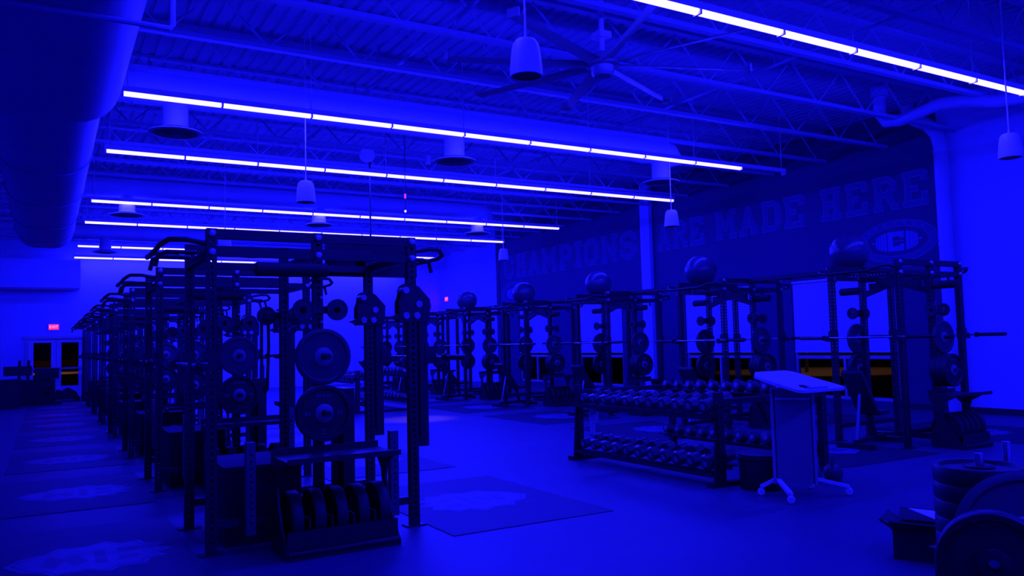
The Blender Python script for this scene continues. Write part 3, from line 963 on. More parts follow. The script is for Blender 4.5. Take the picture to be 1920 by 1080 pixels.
# ------------------------------------------------------------------ loose things (shared meshes)
def plate_mesh(R, th, mname, hub_mat='hub'):
    a = MB()
    h = th / 2
    a.lathe([(0.027, -h * 0.8), (0.05, -h * 0.8), (R * 0.42, -h * 0.55), (R * 0.82, -h * 0.55), (R * 0.86, -h), (R * 0.97, -h), (R, -h * 0.8), (R, h * 0.8), (R * 0.97, h), (R * 0.86, h), (R * 0.82, h * 0.55), (R * 0.42, h * 0.55), (0.05, h * 0.8), (0.027, h * 0.8), (0.027, -h * 0.8)], 'y', 36)
    hb = MB()
    hb.lathe([(0.026, -h), (R * 0.30, -h * 0.98), (R * 0.33, -h * 0.85), (R * 0.33, h * 0.85), (R * 0.30, h * 0.98), (0.026, h), (0.026, -h)], 'y', 24)
    return a.mesh('plate_disc', mname), hb.mesh('plate_hub', hub_mat)
PL_B = plate_mesh(0.225, 0.075, 'rubber')
PL_I = plate_mesh(0.225, 0.045, 'iron')
PL_T = plate_mesh(0.215, 0.085, 'rubber', 'rubber')
PL_S = plate_mesh(0.088, 0.03, 'iron', 'black')
prn = MB()
def mark(x0, z0, x1, z1, y):
    prn.box((x0, y - 0.001, z0), (x1, y + 0.001, z1))
for y in (-0.0225, 0.0225):
    for k in range(5):
        mark(-0.062 + k * 0.026, 0.128, -0.043 + k * 0.026, 0.152, y)
    mark(-0.155, -0.012, -0.137, 0.014, y); mark(-0.130, -0.012, -0.112, 0.014, y)
    mark(0.112, -0.012, 0.130, 0.014, y); mark(0.137, -0.012, 0.155, 0.014, y)
    mark(-0.018, -0.165, -0.008, -0.125, y); mark(-0.008, -0.165, 0.016, -0.157, y); mark(-0.008, -0.133, 0.016, -0.125, y)
prn = prn.mesh('plate_print', 'print', 0)
def plate(kind, loc, rotz, label, group, rot=None):
    t = bpy.data.objects.new({'B': 'bumper_plate', 'I': 'iron_plate', 'T': 'bumper_plate', 'S': 'change_plate'}[kind], None)
    COL.objects.link(t)
    t.location = loc
    t.rotation_euler = rot if rot else (0, 0, rotz)
    tag(t, label, 'weight plate', group)
    a, hb = {'B': PL_B, 'I': PL_I, 'T': PL_T, 'S': PL_S}[kind]
    link('disc', a, t)
    link('hub', hb, t)
    if kind == 'B':
        link('print', prn, t)
    return t
sh = MB(); sh.cyl((0, -0.66, 0), (0, 0.66, 0), 0.0145, 10); sh = sh.mesh('shaft', 'chrome')
sl = MB(); sl.cyl((0, 0, 0), (0, 0.42, 0), 0.025, 14); sl.cyl((0, 0, 0), (0, 0.03, 0), 0.036, 14); sl = sl.mesh('sleeve', 'black')
def barbell(loc, label, group, rot=(0, 0, 0)):
    t = bpy.data.objects.new('barbell', None)
    COL.objects.link(t)
    t.location = loc
    t.rotation_euler = rot
    tag(t, label, 'barbell', group)
    link('shaft', sh, t)
    link('sleeve', sl, t, (0, 0.65, 0))
    link('sleeve', sl, t, (0, -0.65, 0), (0, 0, PI))
    return t
rl = MB(); rl.rings([(-0.29, 0, 0), (-0.28, 0, 0), (0.28, 0, 0), (0.29, 0, 0)], [0.045, 0.056, 0.056, 0.045], 20); rl = rl.mesh('foam_body', 'foam')
rc = MB(); rc.cyl((-0.31, 0, 0), (0.31, 0, 0), 0.02, 10); rc = rc.mesh('core', 'black')
def roller(loc, rotz, label, group):
    t = bpy.data.objects.new('foam_roller', None)
    COL.objects.link(t)
    t.location = loc
    t.rotation_euler = (0, 0, rotz)
    if rotz:
        t.scale = (0.56, 1, 1)
    tag(t, label, 'foam roller', group)
    link('foam_body', rl, t)
    link('core', rc, t)
    return t

# adjustable bench
def bench_meshes():
    seat = MB(); seat.box((-0.15, -0.25, 0.40), (0.15, 0.10, 0.46)); seat = seat.mesh('seat_pad', 'pad', 0)
    back = MB(); back.bar((0, 0.12, 0.44), (0, 0.62, 1.02), 0.28, 0.06, (0, -1, 0.8)); back = back.mesh('back_pad', 'pad', 0)
    fr = MB(); fr.bar((0, -0.4, 0.08), (0, 0.6, 0.08), 0.06, 0.06); fr.bar((0, -0.05, 0.1), (0, 0.05, 0.4), 0.05, 0.05)
    fr.box((-0.25, -0.43, 0.0), (0.25, -0.37, 0.06)); fr.box((-0.25, 0.57, 0.0), (0.25, 0.63, 0.06)); fr = fr.mesh('frame', 'black', 0)
    st = MB(); st.bar((0, 0.55, 0.1), (0, 0.38, 0.72), 0.04, 0.02); st = st.mesh('support_strut', 'chrome', 0)
    hn = MB(); hn.cyl((-0.12, -0.45, 0.12), (0.12, -0.45, 0.12), 0.015, 8); hn = hn.mesh('handle', 'chrome')
    return (('seat_pad', seat), ('back_pad', back), ('frame', fr), ('support_strut', st), ('handle', hn))
BENCH = bench_meshes()
def bench(loc, rz, label, group):
    t = bpy.data.objects.new('adjustable_bench', None)
    COL.objects.link(t)
    t.location = loc
    t.rotation_euler = (0, 0, rz)
    tag(t, label, 'bench', group)
    for nm, me in BENCH:
        link(nm, me, t)
    return t

# soft plyo box with a stowed bench pad, kept inside each aisle rack
bx1 = MB(); bx1.box((-0.30, -0.40, 0.0), (0.30, 0.40, 0.58)); bx1 = bx1.mesh('box_body', 'foam', 0)
bx2 = MB(); bx2.box((-0.31, -0.41, 0.58), (0.31, 0.41, 0.62)); bx2 = bx2.mesh('box_lid', 'foam', 0)
bx3 = MB(); bx3.box((-0.06, -0.402, 0.40), (0.06, -0.400, 0.44)); bx3 = bx3.mesh('hand_hole', 'rubber', 0)
bx4 = MB(); bx4.box((-0.14, -0.05, 0.0), (0.14, 0.05, 1.18)); bx4 = bx4.mesh('pad', 'pad', 0)
bx5 = MB(); bx5.box((-0.03, 0.05, 0.0), (0.03, 0.11, 1.10)); bx5 = bx5.mesh('spine', 'black', 0)
def box_thing(t_loc, where):
    t = bpy.data.objects.new('plyo_box', None)
    COL.objects.link(t)
    t.location = t_loc
    tag(t, 'black soft plyo box kept inside the %s' % where, 'box', 'plyo boxes inside the aisle racks')
    link('box_body', bx1, t); link('box_lid', bx2, t); link('hand_hole', bx3, t)
    u = bpy.data.objects.new('stowed_bench', None)
    COL.objects.link(u)
    u.location = (t_loc[0] + 0.78, t_loc[1] - 0.05, 0.0)
    u.rotation_euler = (0, 0, PI / 2)
    tag(u, 'black flat bench stowed on end inside the %s' % where, 'bench', 'benches stowed in the aisle racks')
    link('pad', bx4, u); link('spine', bx5, u)
    return t

# ------------------------------------------------------------------ rack builder
MESH = {}
def cached(key, fn):
    if key not in MESH:
        MESH[key] = fn()
    return MESH[key]
DEP = 1.07
def rack(xs, y0, H, label, group, row, where, idx):
    t = thing('power_rack', label, 'power rack', (0, y0, 0), 0, group)
    up = cached(('up', H), lambda: perf_tube(H))
    w = xs[2] - xs[0]
    beam = cached(('bx', round(w, 3)), lambda: perf_tube(w - PS, PS, 0.0508, 0.0125, 'x', (0, 2)))
    beam2 = cached(('bx2', round(w, 3)), lambda: perf_tube(w - PS, 0.06, 0.0508, 0.0125, 'x', (0, 2)))
    cross = cached('cy', lambda: perf_tube(DEP - PS, 0.06, 0.0508, 0.0125, 'y', (1, 3)))
    low = cached('low', lambda: perf_tube(DEP - PS, PS, 0.1, 0.0125, 'y', (1, 3)))
    for x in xs:
        for y in (0, DEP):
            u = link('upright', up, t, (x, y, 0.0))
            link('base_plate', foot, u, (0, 0, 0))
    for y in (0, DEP):
        link('top_beam', beam, t, (xs[0] + PS / 2, y, H - 0.04))
        link('side_beam', beam2, t, (xs[0] + PS / 2, y, H - 0.185))
        s = -1 if y == 0 else 1
        for x in xs:
            for z in (H - 0.04, H - 0.185):
                link('bolt', bolt, t, (x, y + s * PS / 2, z), (0, 0, 0 if y == 0 else PI))
        # low side rail
        lowx = cached(('lowx', round(w, 3)), lambda: perf_tube(w - PS, 0.06, 0.0508, 0.0125, 'x', (0, 2)))
        link('side_rail', lowx, t, (xs[0] + PS / 2, y, 0.22))
    for x in xs:
        link('cross_member', cross, t, (x, PS / 2, H - 0.185))
    link('floor_member', low, t, (xs[1], PS / 2, 0.10))
    # storage on both end faces, on the middle uprights
    for (y, rz) in ((-PS / 2, 0), (DEP + PS / 2, PI)):
        for z in (1.47, 1.02):
            link('storage_peg', peg, t, (xs[1], y, z), (0, 0, rz))
        if row == 'L':
            link('change_peg', speg_l, t, (xs[1], y, 1.85), (0, 0, rz))
        else:
            link('change_peg', speg, t, (xs[1], y + (-0.05 if rz == 0 else 0.05), 1.85))
        for z in (1.95, 1.75):
            link('bolt', sbolt, t, (xs[1] + 0.02, y + (-0.0 if rz == 0 else 0.0), z), (0, 0, rz))
    barz = 1.42 if row == 'L' else 1.48
    for y in (0, DEP):
        link('j_hook', jh, t, (xs[0] - 0.005, y, barz + 0.05))
        link('j_hook', jh, t, (xs[2] + (0.155 if row == 'L' else 0.005), y, barz + 0.05), (0, 0, PI))
    link('pull_up_bar', pu, t, (xs[0] - PS / 2 + 0.01, 0, H - 0.12))
    link('pull_up_bar', pu, t, (xs[2] + PS / 2 - 0.01, DEP, H - 0.12), (0, 0, PI))
    for y in (0.35, 0.72):
        link('grip_handle', puh, t, (xs[0], y, H - 0.15))
        link('grip_handle', puh, t, (xs[2], y, H - 0.15), (0, 0, PI))
    # plate toaster on the floor at the near face
    xm = xs[1] + (0.04 if row == 'L' else 0.0)
    sc = 1.0 if row == 'L' else 0.72
    if True:
        tx = xm
        for s in (-0.435, 0.435):
            link('toaster_side', to_side, t, (tx + s * sc, -0.05, 0))
        tb = link('toaster_base', to_base, t, (tx, -0.05, 0), scale=(sc, 1, 1))
        link('toaster_front', to_front, tb)
        link('shelf', to_shelf, t, (tx, -0.05, 0), scale=(sc, 1, 1))
        for k in range(4):
            link('divider', to_div, tb, (-0.255 + 0.17 * k, 0, 0))
    # stowed spotter arms
    for x in ((xs[0] + 0.27), (xs[2] - 0.22)):
        if row == 'L':
            a = link('spotter_arm', sp_arm, t, (x, -0.02 - PS / 2 - 0.03, 0.13))
    if row == 'L':
        for y in (0, DEP):
            jhd = link('jammer_head', ja, t, (xs[2], y, 1.92))
            link('jammer_tube', jb, jhd, (0, 0, 0))
            link('jammer_pin', jp, jhd, (0.03, 0, -0.12))
            link('jammer_pin', jp, jhd, (-0.07, 0, -0.12))
            for (bx, bz) in ((-0.07, 0.1), (0.05, -0.02)):
                link('jammer_pin', jp, jhd, (bx, 0, bz))
    else:
        for x in (xs[1],):
            link('arch_beam', arch, t, (x, 0, H - 0.36))
    # ---- things carried by this rack
    yc = y0 + DEP / 2
    gname = 'plates on the %s' % where
    G = ('the aisle racks' if row == 'L' else 'the wall racks')
    barbell((xs[0] - 0.10, yc - 0.02, barz + 0.012), 'barbell racked on the %s side of the %s' % ('duct' if row == 'L' else 'lectern', where), 'barbells on ' + G)
    barbell((xs[2] + (0.25 if row == 'L' else 0.10), yc - 0.03, barz + 0.012), 'barbell racked on the %s side of the %s' % ('lectern' if row == 'L' else 'window', where), 'barbells on ' + G)
    iy = y0 - PS / 2
    oy = y0 + DEP + PS / 2
    plate('I', (xs[1], iy - 0.11, 1.47), 0, 'grey iron plate, upper peg, cart end of the %s' % where, 'upper pegs of the ' + where)
    nlow = 1 if row == 'L' else 3
    for q in range(nlow):
        plate('B', (xs[1], iy - (0.10 if nlow == 1 else 0.05 + 0.078 * q), 1.02), 0, 'printed bumper plate, %slower peg, cart end of the %s' % (('innermost ', 'middle ', 'outermost ')[q] if nlow == 3 else '', where), 'lower pegs of the ' + where)
    if row == 'R':
        plate('I', (xs[1], oy + 0.09, 1.47), PI, 'grey iron plate, upper peg, door end of the %s' % where, 'upper pegs of the ' + where)
        plate('B', (xs[1], oy + 0.10, 1.02), PI, 'printed bumper plate, lower peg, door end of the %s' % where, 'lower pegs of the ' + where)
    for (yy) in (iy - 0.05, oy + 0.05):
        for dx in (-0.14, 0.14):
            plate('S', (xs[1] + dx, yy, 1.85), PI / 2 if row == 'R' else 0, 'small change plate, %s end, %s side of the %s' % ('cart' if yy < y0 else 'door', 'duct' if dx < 0 else 'window', where), 'change plates of the ' + where)
    npl = 5
    for k in range(npl):
        px = xm + (-0.34 + 0.17 * k) * sc
        plate('T', (px, y0 - 0.285, 0.248), PI / 2, 'black toaster plate, %s from the grey duct side, %s' % (ORD[k], where), 'toaster plates of the ' + where)
    if row == 'L':
        b_x = box_thing(t_loc=(1.53, y0 + 0.55, 0.0), where=where)
        roller((1.70, iy - 0.065, 2.17), 0, 'dark foam roller strapped high on the end of the %s' % where, 'foam rollers on ' + G)
        br = MB()
        br.box((1.90, -PS / 2 - 0.13, 2.087), (1.94, -PS / 2, 2.112))
        put('roller_bracket', br, 'black', t, smooth=0)
    else:
        roller((xs[1], oy + 0.176, 2.19), PI / 2, 'dark foam roller high on the door end of the %s' % where, 'foam rollers on ' + G)
        roller((xs[1], iy - 0.176, 2.19), PI / 2, 'dark foam roller high on the cart end of the %s' % where, 'foam rollers on ' + G)
    return t

for k in range(NL):
    where = '%s aisle rack from the doors' % ORD[NL - 1 - k]
    rack(LXS, LY0 + PERIOD * k, 2.485, 'black double power rack with jammer arms, %s aisle rack from the glazed doors' % ORD[NL - 1 - k], 'free-standing double racks', 'L', where, k)
for k in range(NR):
    where = '%s wall rack from the cart' % ORD[k]
    rack(RXS, RY0 + PERIOD * k, 2.545, 'black power rack under a ball shelf, %s wall rack from the plate cart' % ORD[k], 'power racks along the navy wall', 'R', where, k)
    bench((RXS[0] + 0.05, RY0 + PERIOD * k + 0.55, 0.012), PI / 2 + 0.25, 'black adjustable bench with chrome strut inside the %s' % where, 'benches inside the wall-side racks')

# shelves bridging the wall racks
sr = MB(); sr.box((-0.02, 1.11, -0.03), (0.02, PERIOD - 0.04, 0.03)); sr = sr.mesh('rail', 'black', 0)
ss = MB(); ss.box((-0.16, -0.02, -0.02), (0.16, 0.02, 0.01)); ss = ss.mesh('slat', 'black', 0)
for k in range(NR - 1):
    t = thing('ball_shelf', 'black two-rail ball shelf between the %s and %s wall racks from the cart' % (ORD[k], ORD[k + 1]), 'shelf', (RXS[1] + 0.05, RY0 + PERIOD * k, 2.515), 0, 'ball shelves between the wall racks')
    for dx in (-0.18, 0.18):
        link('rail', sr, t, (dx, 0, 0))
    for yy in (1.6, 2.1, 2.6, 3.1):
        link('slat', ss, t, (0, yy, -0.01))
# exercise balls on the bridge shelves
bm_ = MB()
prof = []
R_B = 0.30
for i in range(25):
    a = -PI / 2 + PI * i / 24
    prof.append((max(R_B * math.cos(a), 0.0005) * (1 + 0.004 * math.cos(i * PI)), R_B * math.sin(a) * 0.97))
bm_.lathe(prof, 'z', 36)
ball_me = bm_.mesh('ball_skin', 'ball', 60)
valve = MB(); valve.lathe([(0.001, 0.004), (0.012, 0.003), (0.014, 0.0)], n=10); valve = valve.mesh('valve', 'black')
for k in range(NR - 1):
    t = thing('exercise_ball', 'grey exercise ball on the shelf of the %s wall rack from the cart' % ORD[k], 'exercise ball',
              (RXS[1] + 0.05, RY0 + PERIOD * k + 1.30, 2.545 + 0.253), 0, 'exercise balls on the racks')
    link('ball_skin', ball_me, t)
    link('valve', valve, t, (0.1, -0.283, 0), (PI / 2, 0, 0.34))

# jump ropes looped over the far pegs of the rack with the screen
for (jx, jw, jn) in ((0.09, 0.035, 'thinner'), (0.125, 0.05, 'thicker')):
    t = thing('jump_rope', '%s black jump rope looped over a pin of the eighth aisle rack' % jn, 'rope', (1.79, LY0 + DEP + PS / 2 + jx, 1.868), PI / 2, 'jump ropes on the aisle rack')
    mb = MB()
    r_ = 0.009 if jn == 'thinner' else 0.013
    mb.tube([(0, 0.03, -0.62), (0.0, 0.032, -0.3), (0, 0.030, -0.03), (0, 0.022, 0.004), (0, 0, 0.012 + r_ * 0.2), (0, -0.022, 0.004), (0, -0.030, -0.03), (0, -0.034, -0.3), (0, -0.02, -0.70), (0.0, 0.0, -0.74), (0, 0.014, -0.66)], r_, 8)
    put('cord', mb, 'black', t)
    mb = MB(); mb.cyl((0, 0.03, -0.62), (0, 0.03, -0.48), 0.018, 10); put('handle', mb, 'grey_tube', t)
# TV screen on the near free-standing rack
t = thing('wall_screen', 'black flat screen mounted on top of the free-standing rack beside the plate toaster', 'screen', (2.85, LY0 + DEP + 0.10, 2.24))
mb = MB(); mb.box((-0.48, 0.0, 0.0), (0.48, 0.05, 0.33)); put('casing', mb, 'black', t, smooth=0)
mb = MB(); mb.box((-0.46, -0.004, 0.02), (0.46, 0.0, 0.31)); put('glass_front', mb, 'screen', t, smooth=0)
mb = MB(); mb.box((-0.13, -0.062, 0.10), (-0.05, -0.004, 0.20)); put('bracket', mb, 'black', t, smooth=0)

# ------------------------------------------------------------------ dumbbell racks
def head_mesh(r, l):
    a = MB()
    a.rings([(0, 0, 0), (0.006, 0, 0), (l - 0.006, 0, 0), (l, 0, 0)], [r * 0.86, r, r, r * 0.86], 12)
    return a.mesh('head', 'db', 30)
HEADS = [(r, l, head_mesh(r, l)) for (r, l) in ((0.055, 0.085), (0.062, 0.10), (0.070, 0.115), (0.078, 0.13))]
hd = MB(); hd.cyl((-0.065, 0, 0), (0.065, 0, 0), 0.016, 10); hd = hd.mesh('handle', 'chrome')
endcap = MB(); endcap.lathe([(0.001, 0.002), (0.03, 0.002), (0.032, 0.0)], 'x', 14); endcap = endcap.mesh('end_cap', 'steel')
def dumbbell(loc, size, tilt, label, group):
    t = bpy.data.objects.new('dumbbell', None)
    COL.objects.link(t)
    t.location = loc
    t.rotation_euler = (0, tilt, 0)
    tag(t, label, 'dumbbell', group)
    r, l, me = HEADS[size]
    link('handle', hd, t)
    h1 = link('head', me, t, (0.062, 0, 0))
    h2 = link('head', me, t, (-0.062, 0, 0), (0, 0, PI))
    link('end_cap', endcap, h1, (l, 0, 0))
    link('end_cap', endcap, h2, (l, 0, 0))
    return t
def dumbbell_rack(x0, y0, L, W, label, where):
    t = thing('dumbbell_rack', label, 'dumbbell rack', (x0, y0, 0), 0, 'dumbbell racks in the aisle')
    post = cached('dbpost', lambda: perf_tube(0.92, PS, 0.0508, 0.009))
    for y in (0.04, L - 0.04):
        for x in (0.04, W - 0.04):
            p = MB()
            link('post', post, t, (x + (0.06 if x < W / 2 else -0.06), y, 0.05))
        ft = MB()
        ft.box((-0.06, y - 0.05, 0), (W + 0.06, y + 0.05, 0.05))
        put('foot', ft, 'black', t, smooth=0)
        ft = MB()
        ft.box((0.1, y - 0.03, 0.84), (W - 0.1, y + 0.03, 0.90))
        put('end_beam', ft, 'black', t, smooth=0)
        ft = MB()
        ft.prism([(0.0, 0.05), (0.14, 0.05), (0.16, 0.72), (0.05, 0.72)], y - 0.012, y + 0.012, 'xz')
        put('end_gusset', ft, 'black', t, smooth=0)
    for (side, z) in ((0, 0.73), (0, 0.14), (1, 0.80), (1, 0.18)):
        sgn = 1 if side == 0 else -1
        xb = 0.02 if side == 0 else W - 0.02
        tl = 0.22 * sgn
        for (dx, dz) in ((0.06, 0.0), (0.30, 0.055)):
            rr = MB()
            rr.box((xb + sgn * dx - 0.045, 0.06, z + dz - 0.012), (xb + sgn * dx + 0.045, L - 0.06, z + dz + 0.0))
            lx_ = xb + sgn * dx - sgn * (0.085 if dx < 0.1 else 0.045)
            rr.box((lx_ - 0.006, 0.06, z + dz - 0.045), (lx_ + 0.006, L - 0.06, z + dz + (-0.004 if dx < 0.1 else -0.002)))
            if dx < 0.1:
                rr.box((min(lx_, xb + sgn * dx), 0.06, z - 0.03), (max(lx_, xb + sgn * dx), L - 0.06, z - 0.02))
            put('shelf_rail', rr, 'black', t, smooth=0)
        n_ = 11
        for k in range(n_):
            size = min(3, k // 3) if z > 0.5 else min(3, 1 + k // 4)
            yy = 0.18 + (L - 0.36) * (n_ - 1 - k) / (n_ - 1)
            r = HEADS[size][0]
            k_from = round((yy - 0.18) / (L - 0.36) * (n_ - 1))
            tier = ('upper' if z > 0.5 else 'lower') + (' aisle-side' if side == 0 else ' wall-side')
            dumbbell((x0 + xb + sgn * 0.18, y0 + yy, z + 0.0275 + 0.013 + 1.026 * r), size, -tl, 'black dumbbell, %s from the lectern end, %s shelf, rack %s' % (ORD[k_from], tier, where), '%s dumbbells %s' % (tier, where))
    return t
dumbbell_rack(5.98, 6.16, 2.62, 1.80, 'black two-tier dumbbell rack standing behind the lectern', 'behind the lectern')
dumbbell_rack(6.1, 17.7, 2.68, 1.52, 'black two-tier dumbbell rack further down the aisle towards the double doors', 'further down the aisle')

# towel on the dumbbell rack
t = thing('hanging_towel', 'pale looped towel hanging from the end of the dumbbell rack shelf', 'towel', (6.1, 8.42, 0.28))
mb = MB()
vv, ff = [], []
N1, N2 = 16, 5
for i in range(N1 + 1):
    u = i / N1
    an = PI * (1.15 - 1.3 * u)
    cxp, czp = 0.09 * math.cos(an), 0.26 + 0.12 * math.sin(an)
    if u > 0.62:
        czp = 0.26 + 0.12 * math.sin(PI * (1.15 - 1.3 * 0.62)) - (u - 0.62) * 0.85
        cxp = 0.09 * math.cos(PI * (1.15 - 1.3 * 0.62)) + 0.01 * math.sin(u * 20)
    for j in range(N2 + 1):
        w_ = (j / N2 - 0.5) * 0.09
        vv.append((0.02 * math.sin(j * 1.7) - 0.03, cxp + w_ * 0.6 * (0.5 + u), czp + w_ * 0.7))
for i in range(N1):
    for j in range(N2):
        o = i * (N2 + 1) + j
        ff.append((o, o + 1, o + N2 + 2, o + N2 + 1))
mb.add(vv, ff)
o = put('fabric', mb, 'cloth', t, smooth=80)
sd = o.modifiers.new('thickness', 'SOLIDIFY'); sd.thickness = 0.018
mb = MB(); mb.cyl((-0.04, -0.02, 0.40), (0.08, -0.02, 0.40), 0.012, 8); put('loop_cord', mb, 'cloth', t)

# round tub beside the dumbbell rack
t = thing('round_tub', 'black round tub standing between the lectern and the dumbbell rack', 'tub', (6.36, 5.90, 0))
mb = MB(); mb.lathe([(0.001, 0.0), (0.215, 0.0), (0.225, 0.02), (0.235, 0.33), (0.24, 0.35), (0.22, 0.355), (0.001, 0.34)], n=40); put('tub_body', mb, 'rubber', t)
mb = MB(); mb.lathe([(0.236, 0.30), (0.246, 0.305), (0.246, 0.325), (0.236, 0.33)], n=40); put('rim', mb, 'rubber', t)
# kettlebells
kb1 = MB(); kb1.lathe([(0.001, 0.0), (0.07, 0.0), (0.095, 0.04), (0.10, 0.09), (0.085, 0.14), (0.05, 0.17), (0.001, 0.18)], n=20); kb1 = kb1.mesh('bell', 'iron')
kb2 = MB(); kb2.tube([(-0.065, 0, 0.13), (-0.075, 0, 0.2), (-0.05, 0, 0.25), (0.05, 0, 0.25), (0.075, 0, 0.2), (0.065, 0, 0.13)], 0.015, 8); kb2 = kb2.mesh('handle', 'iron')
for (x, y, kw) in ((6.98, 5.80, 'nearest the round tub'), (7.24, 5.74, 'furthest from the round tub')):
    t = thing('kettlebell', 'black iron kettlebell on the floor behind the lectern, %s' % kw, 'kettlebell', (x, y, 0), 0.6, 'kettlebells behind the lectern')
    link('bell', kb1, t)
    link('handle', kb2, t)

# ------------------------------------------------------------------ lectern
LROT = math.radians(40)
t = thing('lectern', 'white wheeled lectern with a sloped top and grey column', 'lectern', (6.34, 5.38, 0), LROT)
mb = MB()
mb.prism([(-0.26, -0.36), (0.32, -0.36), (0.36, -0.32), (0.36, 0.30), (0.30, 0.36), (-0.12, 0.36), (-0.26, 0.24), (-0.30, 0.0), (-0.30, -0.32)], 0.0, 0.028, 'xy')
top = put('desk_top', mb, 'lectern', t, (0.0, 0.0, 1.075))
top.matrix_local = Matrix.Translation((0, 0.06, 1.085)) @ Matrix.Rotation(-LROT, 4, 'Z') @ Matrix.Rotation(0.21, 4, 'X')
mb = MB()
mb.box((-0.18, -0.34, 0.028), (0.10, -0.325, 0.045))
put('paper_stop', mb, 'frame', top)
mb = MB()
mb.box((-0.16, -0.30, 0.029), (-0.10, -0.22, 0.040))
put('pen_clip', mb, 'black', top)
mb = MB()
mb.prism([(-0.06, -0.115), (0.06, -0.115), (0.08, -0.10), (0.08, 0.22), (0.06, 0.235), (-0.06, 0.235), (-0.08, 0.22), (-0.08, -0.10)], 0.13, 1.02, 'xy')
put('column', mb, 'lectern_col', t)
for y in (-0.143, 0.236):
    mb = MB()
    mb.box((-0.085, y, 0.12), (0.085, y + 0.03, 1.03))
    put('edge_strip', mb, 'lectern_edge', t, smooth=0)
mb = MB(); mb.box((-0.13, -0.10, 0.93), (-0.081, 0.22, 0.945)); put('inner_shelf', mb, 'lectern', t, smooth=0)
for (wx, wy, hy) in ((-0.30, 0.25, 0.24), (-0.39, -0.19, 0.23), (0.35, -0.25, -0.12), (0.35, 0.20, -0.11)):
    lx = wx * math.cos(LROT) + wy * math.sin(LROT)
    ly = -wx * math.sin(LROT) + wy * math.cos(LROT)
    hx = 0.04 if lx > 0 else -0.04
    mb = MB()
    mb.bar((hx, hy, 0.16), (lx, ly, 0.085), 0.045, 0.03)
    lg = put('leg', mb, 'lectern', t, smooth=0)
    cs = MB()
    cs.lathe([(0.001, -0.022), (0.03, -0.022), (0.036, -0.015), (0.036, 0.015), (0.03, 0.022), (0.001, 0.022)], 'x', 16, (lx, ly, 0.037))
    cs.cyl((lx, ly, 0.05), (lx, ly, 0.09), 0.012, 8)
    put('caster', cs, 'lectern', lg)

# ------------------------------------------------------------------ plate cart, bin
PCX, PCY = 4.12, 2.38
t = thing('plate_cart', 'black plate cart with upright spindles holding bumper plates', 'plate cart', (PCX, PCY, 0))
mb = MB(); mb.box((-0.16, -0.2, 0.40), (0.52, 0.2, 0.44)); put('deck', mb, 'black', t, smooth=0)
for (x0_, y0_) in ((-0.14, -0.18), (0.44, -0.18), (-0.14, 0.12), (0.44, 0.12)):
    mb = MB(); mb.box((x0_, y0_, 0.0), (x0_ + 0.06, y0_ + 0.06, 0.40)); put('leg', mb, 'black', t, smooth=0)
mb = MB(); mb.cyl((0, 0, 0.44), (0, 0, 0.925), 0.022, 14); put('spindle', mb, 'chrome', t)
mb = MB(); mb.cyl((0.35, 0.05, 0.44), (0.35, 0.05, 0.95), 0.022, 14); put('spindle', mb, 'chrome', t)
mb = MB(); mb.bar((-0.1, -0.18, 0.27), (-0.66, -0.42, 0.27), 0.06, 0.05); put('side_arm', mb, 'black', t, smooth=0)
mb = MB(); mb.box((-0.69, -0.45, 0.0), (-0.63, -0.39, 0.66)); put('post', mb, 'black', t, smooth=0)
mb = MB(); mb.cyl((-0.66, -0.42, 0.59), (-0.735, -0.463, 0.59), 0.022, 14); put('front_horn', mb, 'chrome', t)
STK = ['lowest', 'second lowest', 'middle', 'second highest', 'topmost']
for k in range(5):
    plate('T', (PCX, PCY, 0.44 + 0.043 + k * 0.0855), 0, 'black bumper plate, %s of the stack on the cart spindle' % STK[k], 'stack of plates on the cart', rot=(PI / 2, 0, 0.3 * k))
plate('T', (3.380, 1.917, 0.59), 0, 'black bumper plate hung upright on the front horn of the plate cart', 'plates hung on the cart', rot=(0, 0, -1.05))
big = plate('I', (3.86, 2.02, 0.60), 0, 'larger grey plate leaning behind the upright plate on the cart', 'plates hung on the cart', rot=(-0.35, 0, -0.95))
big.scale = (1.35, 1.35, 1.35)
t = thing('open_bin', 'small black open bin with flared rim and paper inside by the plate cart', 'bin', (5.30, 3.42, 0), 0.45)
mb = MB()
mb.box((-0.17, -0.22, 0.0), (0.17, 0.22, 0.02))
for (a, b_) in (((-0.17, -0.22), (0.17, -0.20)), ((-0.17, 0.20), (0.17, 0.22)), ((-0.17, -0.2), (-0.15, 0.2)), ((0.15, -0.2), (0.17, 0.2))):
    mb.box((a[0], a[1], 0.02), (b_[0], b_[1], 0.20))
put('body', mb, 'rubber', t, smooth=0)
mb = MB()
mb.bar((-0.16, 0, 0.20), (-0.26, 0, 0.27), 0.46, 0.015); mb.bar((0.16, 0, 0.20), (0.26, 0, 0.27), 0.46, 0.015)
mb.bar((0, -0.21, 0.20), (0, -0.29, 0.26), 0.34, 0.015); mb.bar((0, 0.21, 0.20), (0, 0.30, 0.26), 0.34, 0.015)
put('rim_flap', mb, 'rubber', t, smooth=0)
mb = MB(); mb.prism([(-0.22, -0.10), (0.12, -0.20), (0.16, 0.16)], 0.0, 0.004, 'xy'); put('paper_sheet', mb, 'paper', t, (0, 0, 0.285), (0.0, 0.0, 0), smooth=0)

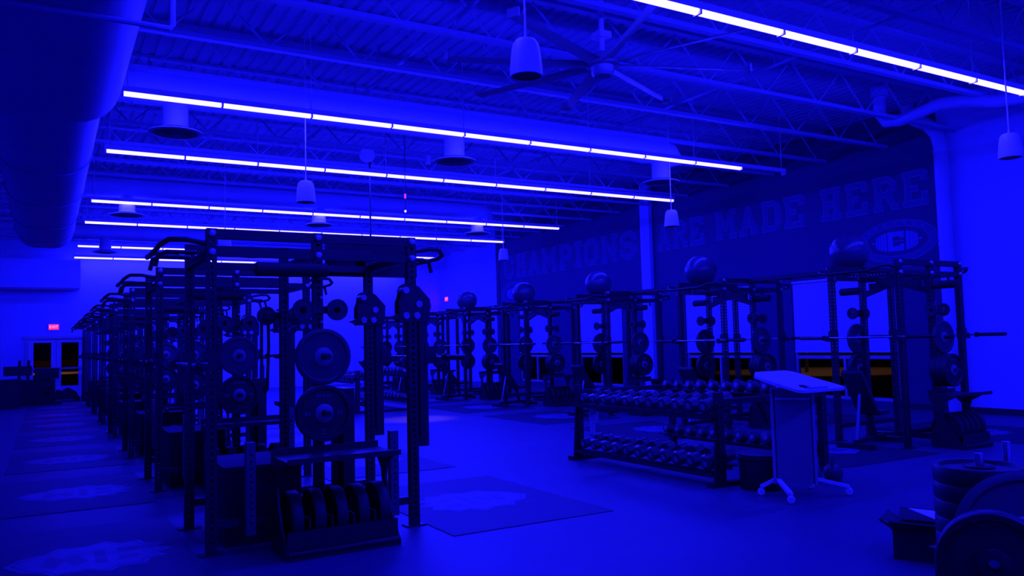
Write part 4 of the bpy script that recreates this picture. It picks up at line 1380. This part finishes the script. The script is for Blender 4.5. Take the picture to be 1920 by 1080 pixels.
# ------------------------------------------------------------------ machines near the double doors
t = thing('back_extension_machine', 'black back extension machine with padded arms before the double doors', 'machine', (-0.35, 28.4, 0.0065))
mb = MB(); mb.box((-0.75, -0.3, 0), (0.8, -0.22, 0.07)); mb.box((-0.75, 0.22, 0), (0.8, 0.3, 0.07)); mb.box((-0.7, -0.25, 0.0), (-0.62, 0.25, 0.08)); mb.box((0.62, -0.25, 0), (0.7, 0.25, 0.08)); put('base_frame', mb, 'black', t, smooth=0)
for x in (-0.35, -0.12, 0.35):
    mb = MB(); mb.bar((x, 0, 0.05), (x + 0.04, 0, 1.35 if x < 0 else 0.95), 0.08, 0.08); put('post', mb, 'black', t, smooth=0)
mb = MB(); mb.box((-0.72, -0.22, 0.90), (0.0, 0.22, 1.18)); put('chest_pad', mb, 'pad', t, smooth=0)
mb = MB(); mb.box((0.08, -0.3, 0.78), (0.72, 0.3, 1.10)); put('hip_pad', mb, 'pad', t, smooth=0)
mb = MB(); mb.cyl((0.45, -0.35, 0.45), (0.45, 0.35, 0.45), 0.10, 14); mb.cyl((0.72, -0.35, 0.32), (0.72, 0.35, 0.32), 0.10, 14); put('foot_roller', mb, 'foam', t)
mb = MB(); mb.bar((0.35, 0, 0.35), (0.85, 0, 0.30), 0.06, 0.06); put('foot_arm', mb, 'black', t, smooth=0)
mb = MB(); mb.box((-0.30, -0.2, 0.07), (0.62, 0.2, 0.76)); put('weight_shroud', mb, 'black', t, smooth=0)
t = thing('plyo_box', 'large black plyometric box by the back extension machine', 'box', (-1.05, 27.3, 0), 0.05)
mb = MB(); mb.box((-0.55, -0.35, 0.0), (0.45, 0.35, 0.78)); put('box_body', mb, 'pad', t, smooth=0)
mb = MB(); mb.box((-0.57, -0.37, 0.78), (0.47, 0.37, 0.83)); put('box_lid', mb, 'pad', t, smooth=0)
t = thing('plate_sled', 'low black push sled on the floor beside the free-standing racks near the doors', 'sled', (0.55, 29.8, 0.0098), 0.1)
mb = MB(); mb.box((-0.4, -0.4, 0), (-0.3, 0.5, 0.08)); mb.box((0.3, -0.4, 0), (0.4, 0.5, 0.08)); put('skid', mb, 'black', t, smooth=0)
mb = MB(); mb.prism([(-0.42, 0.06), (0.42, 0.06), (0.3, 0.30), (0.1, 0.42)], -0.3, 0.3, 'xz'); put('body', mb, 'black', t, smooth=0)
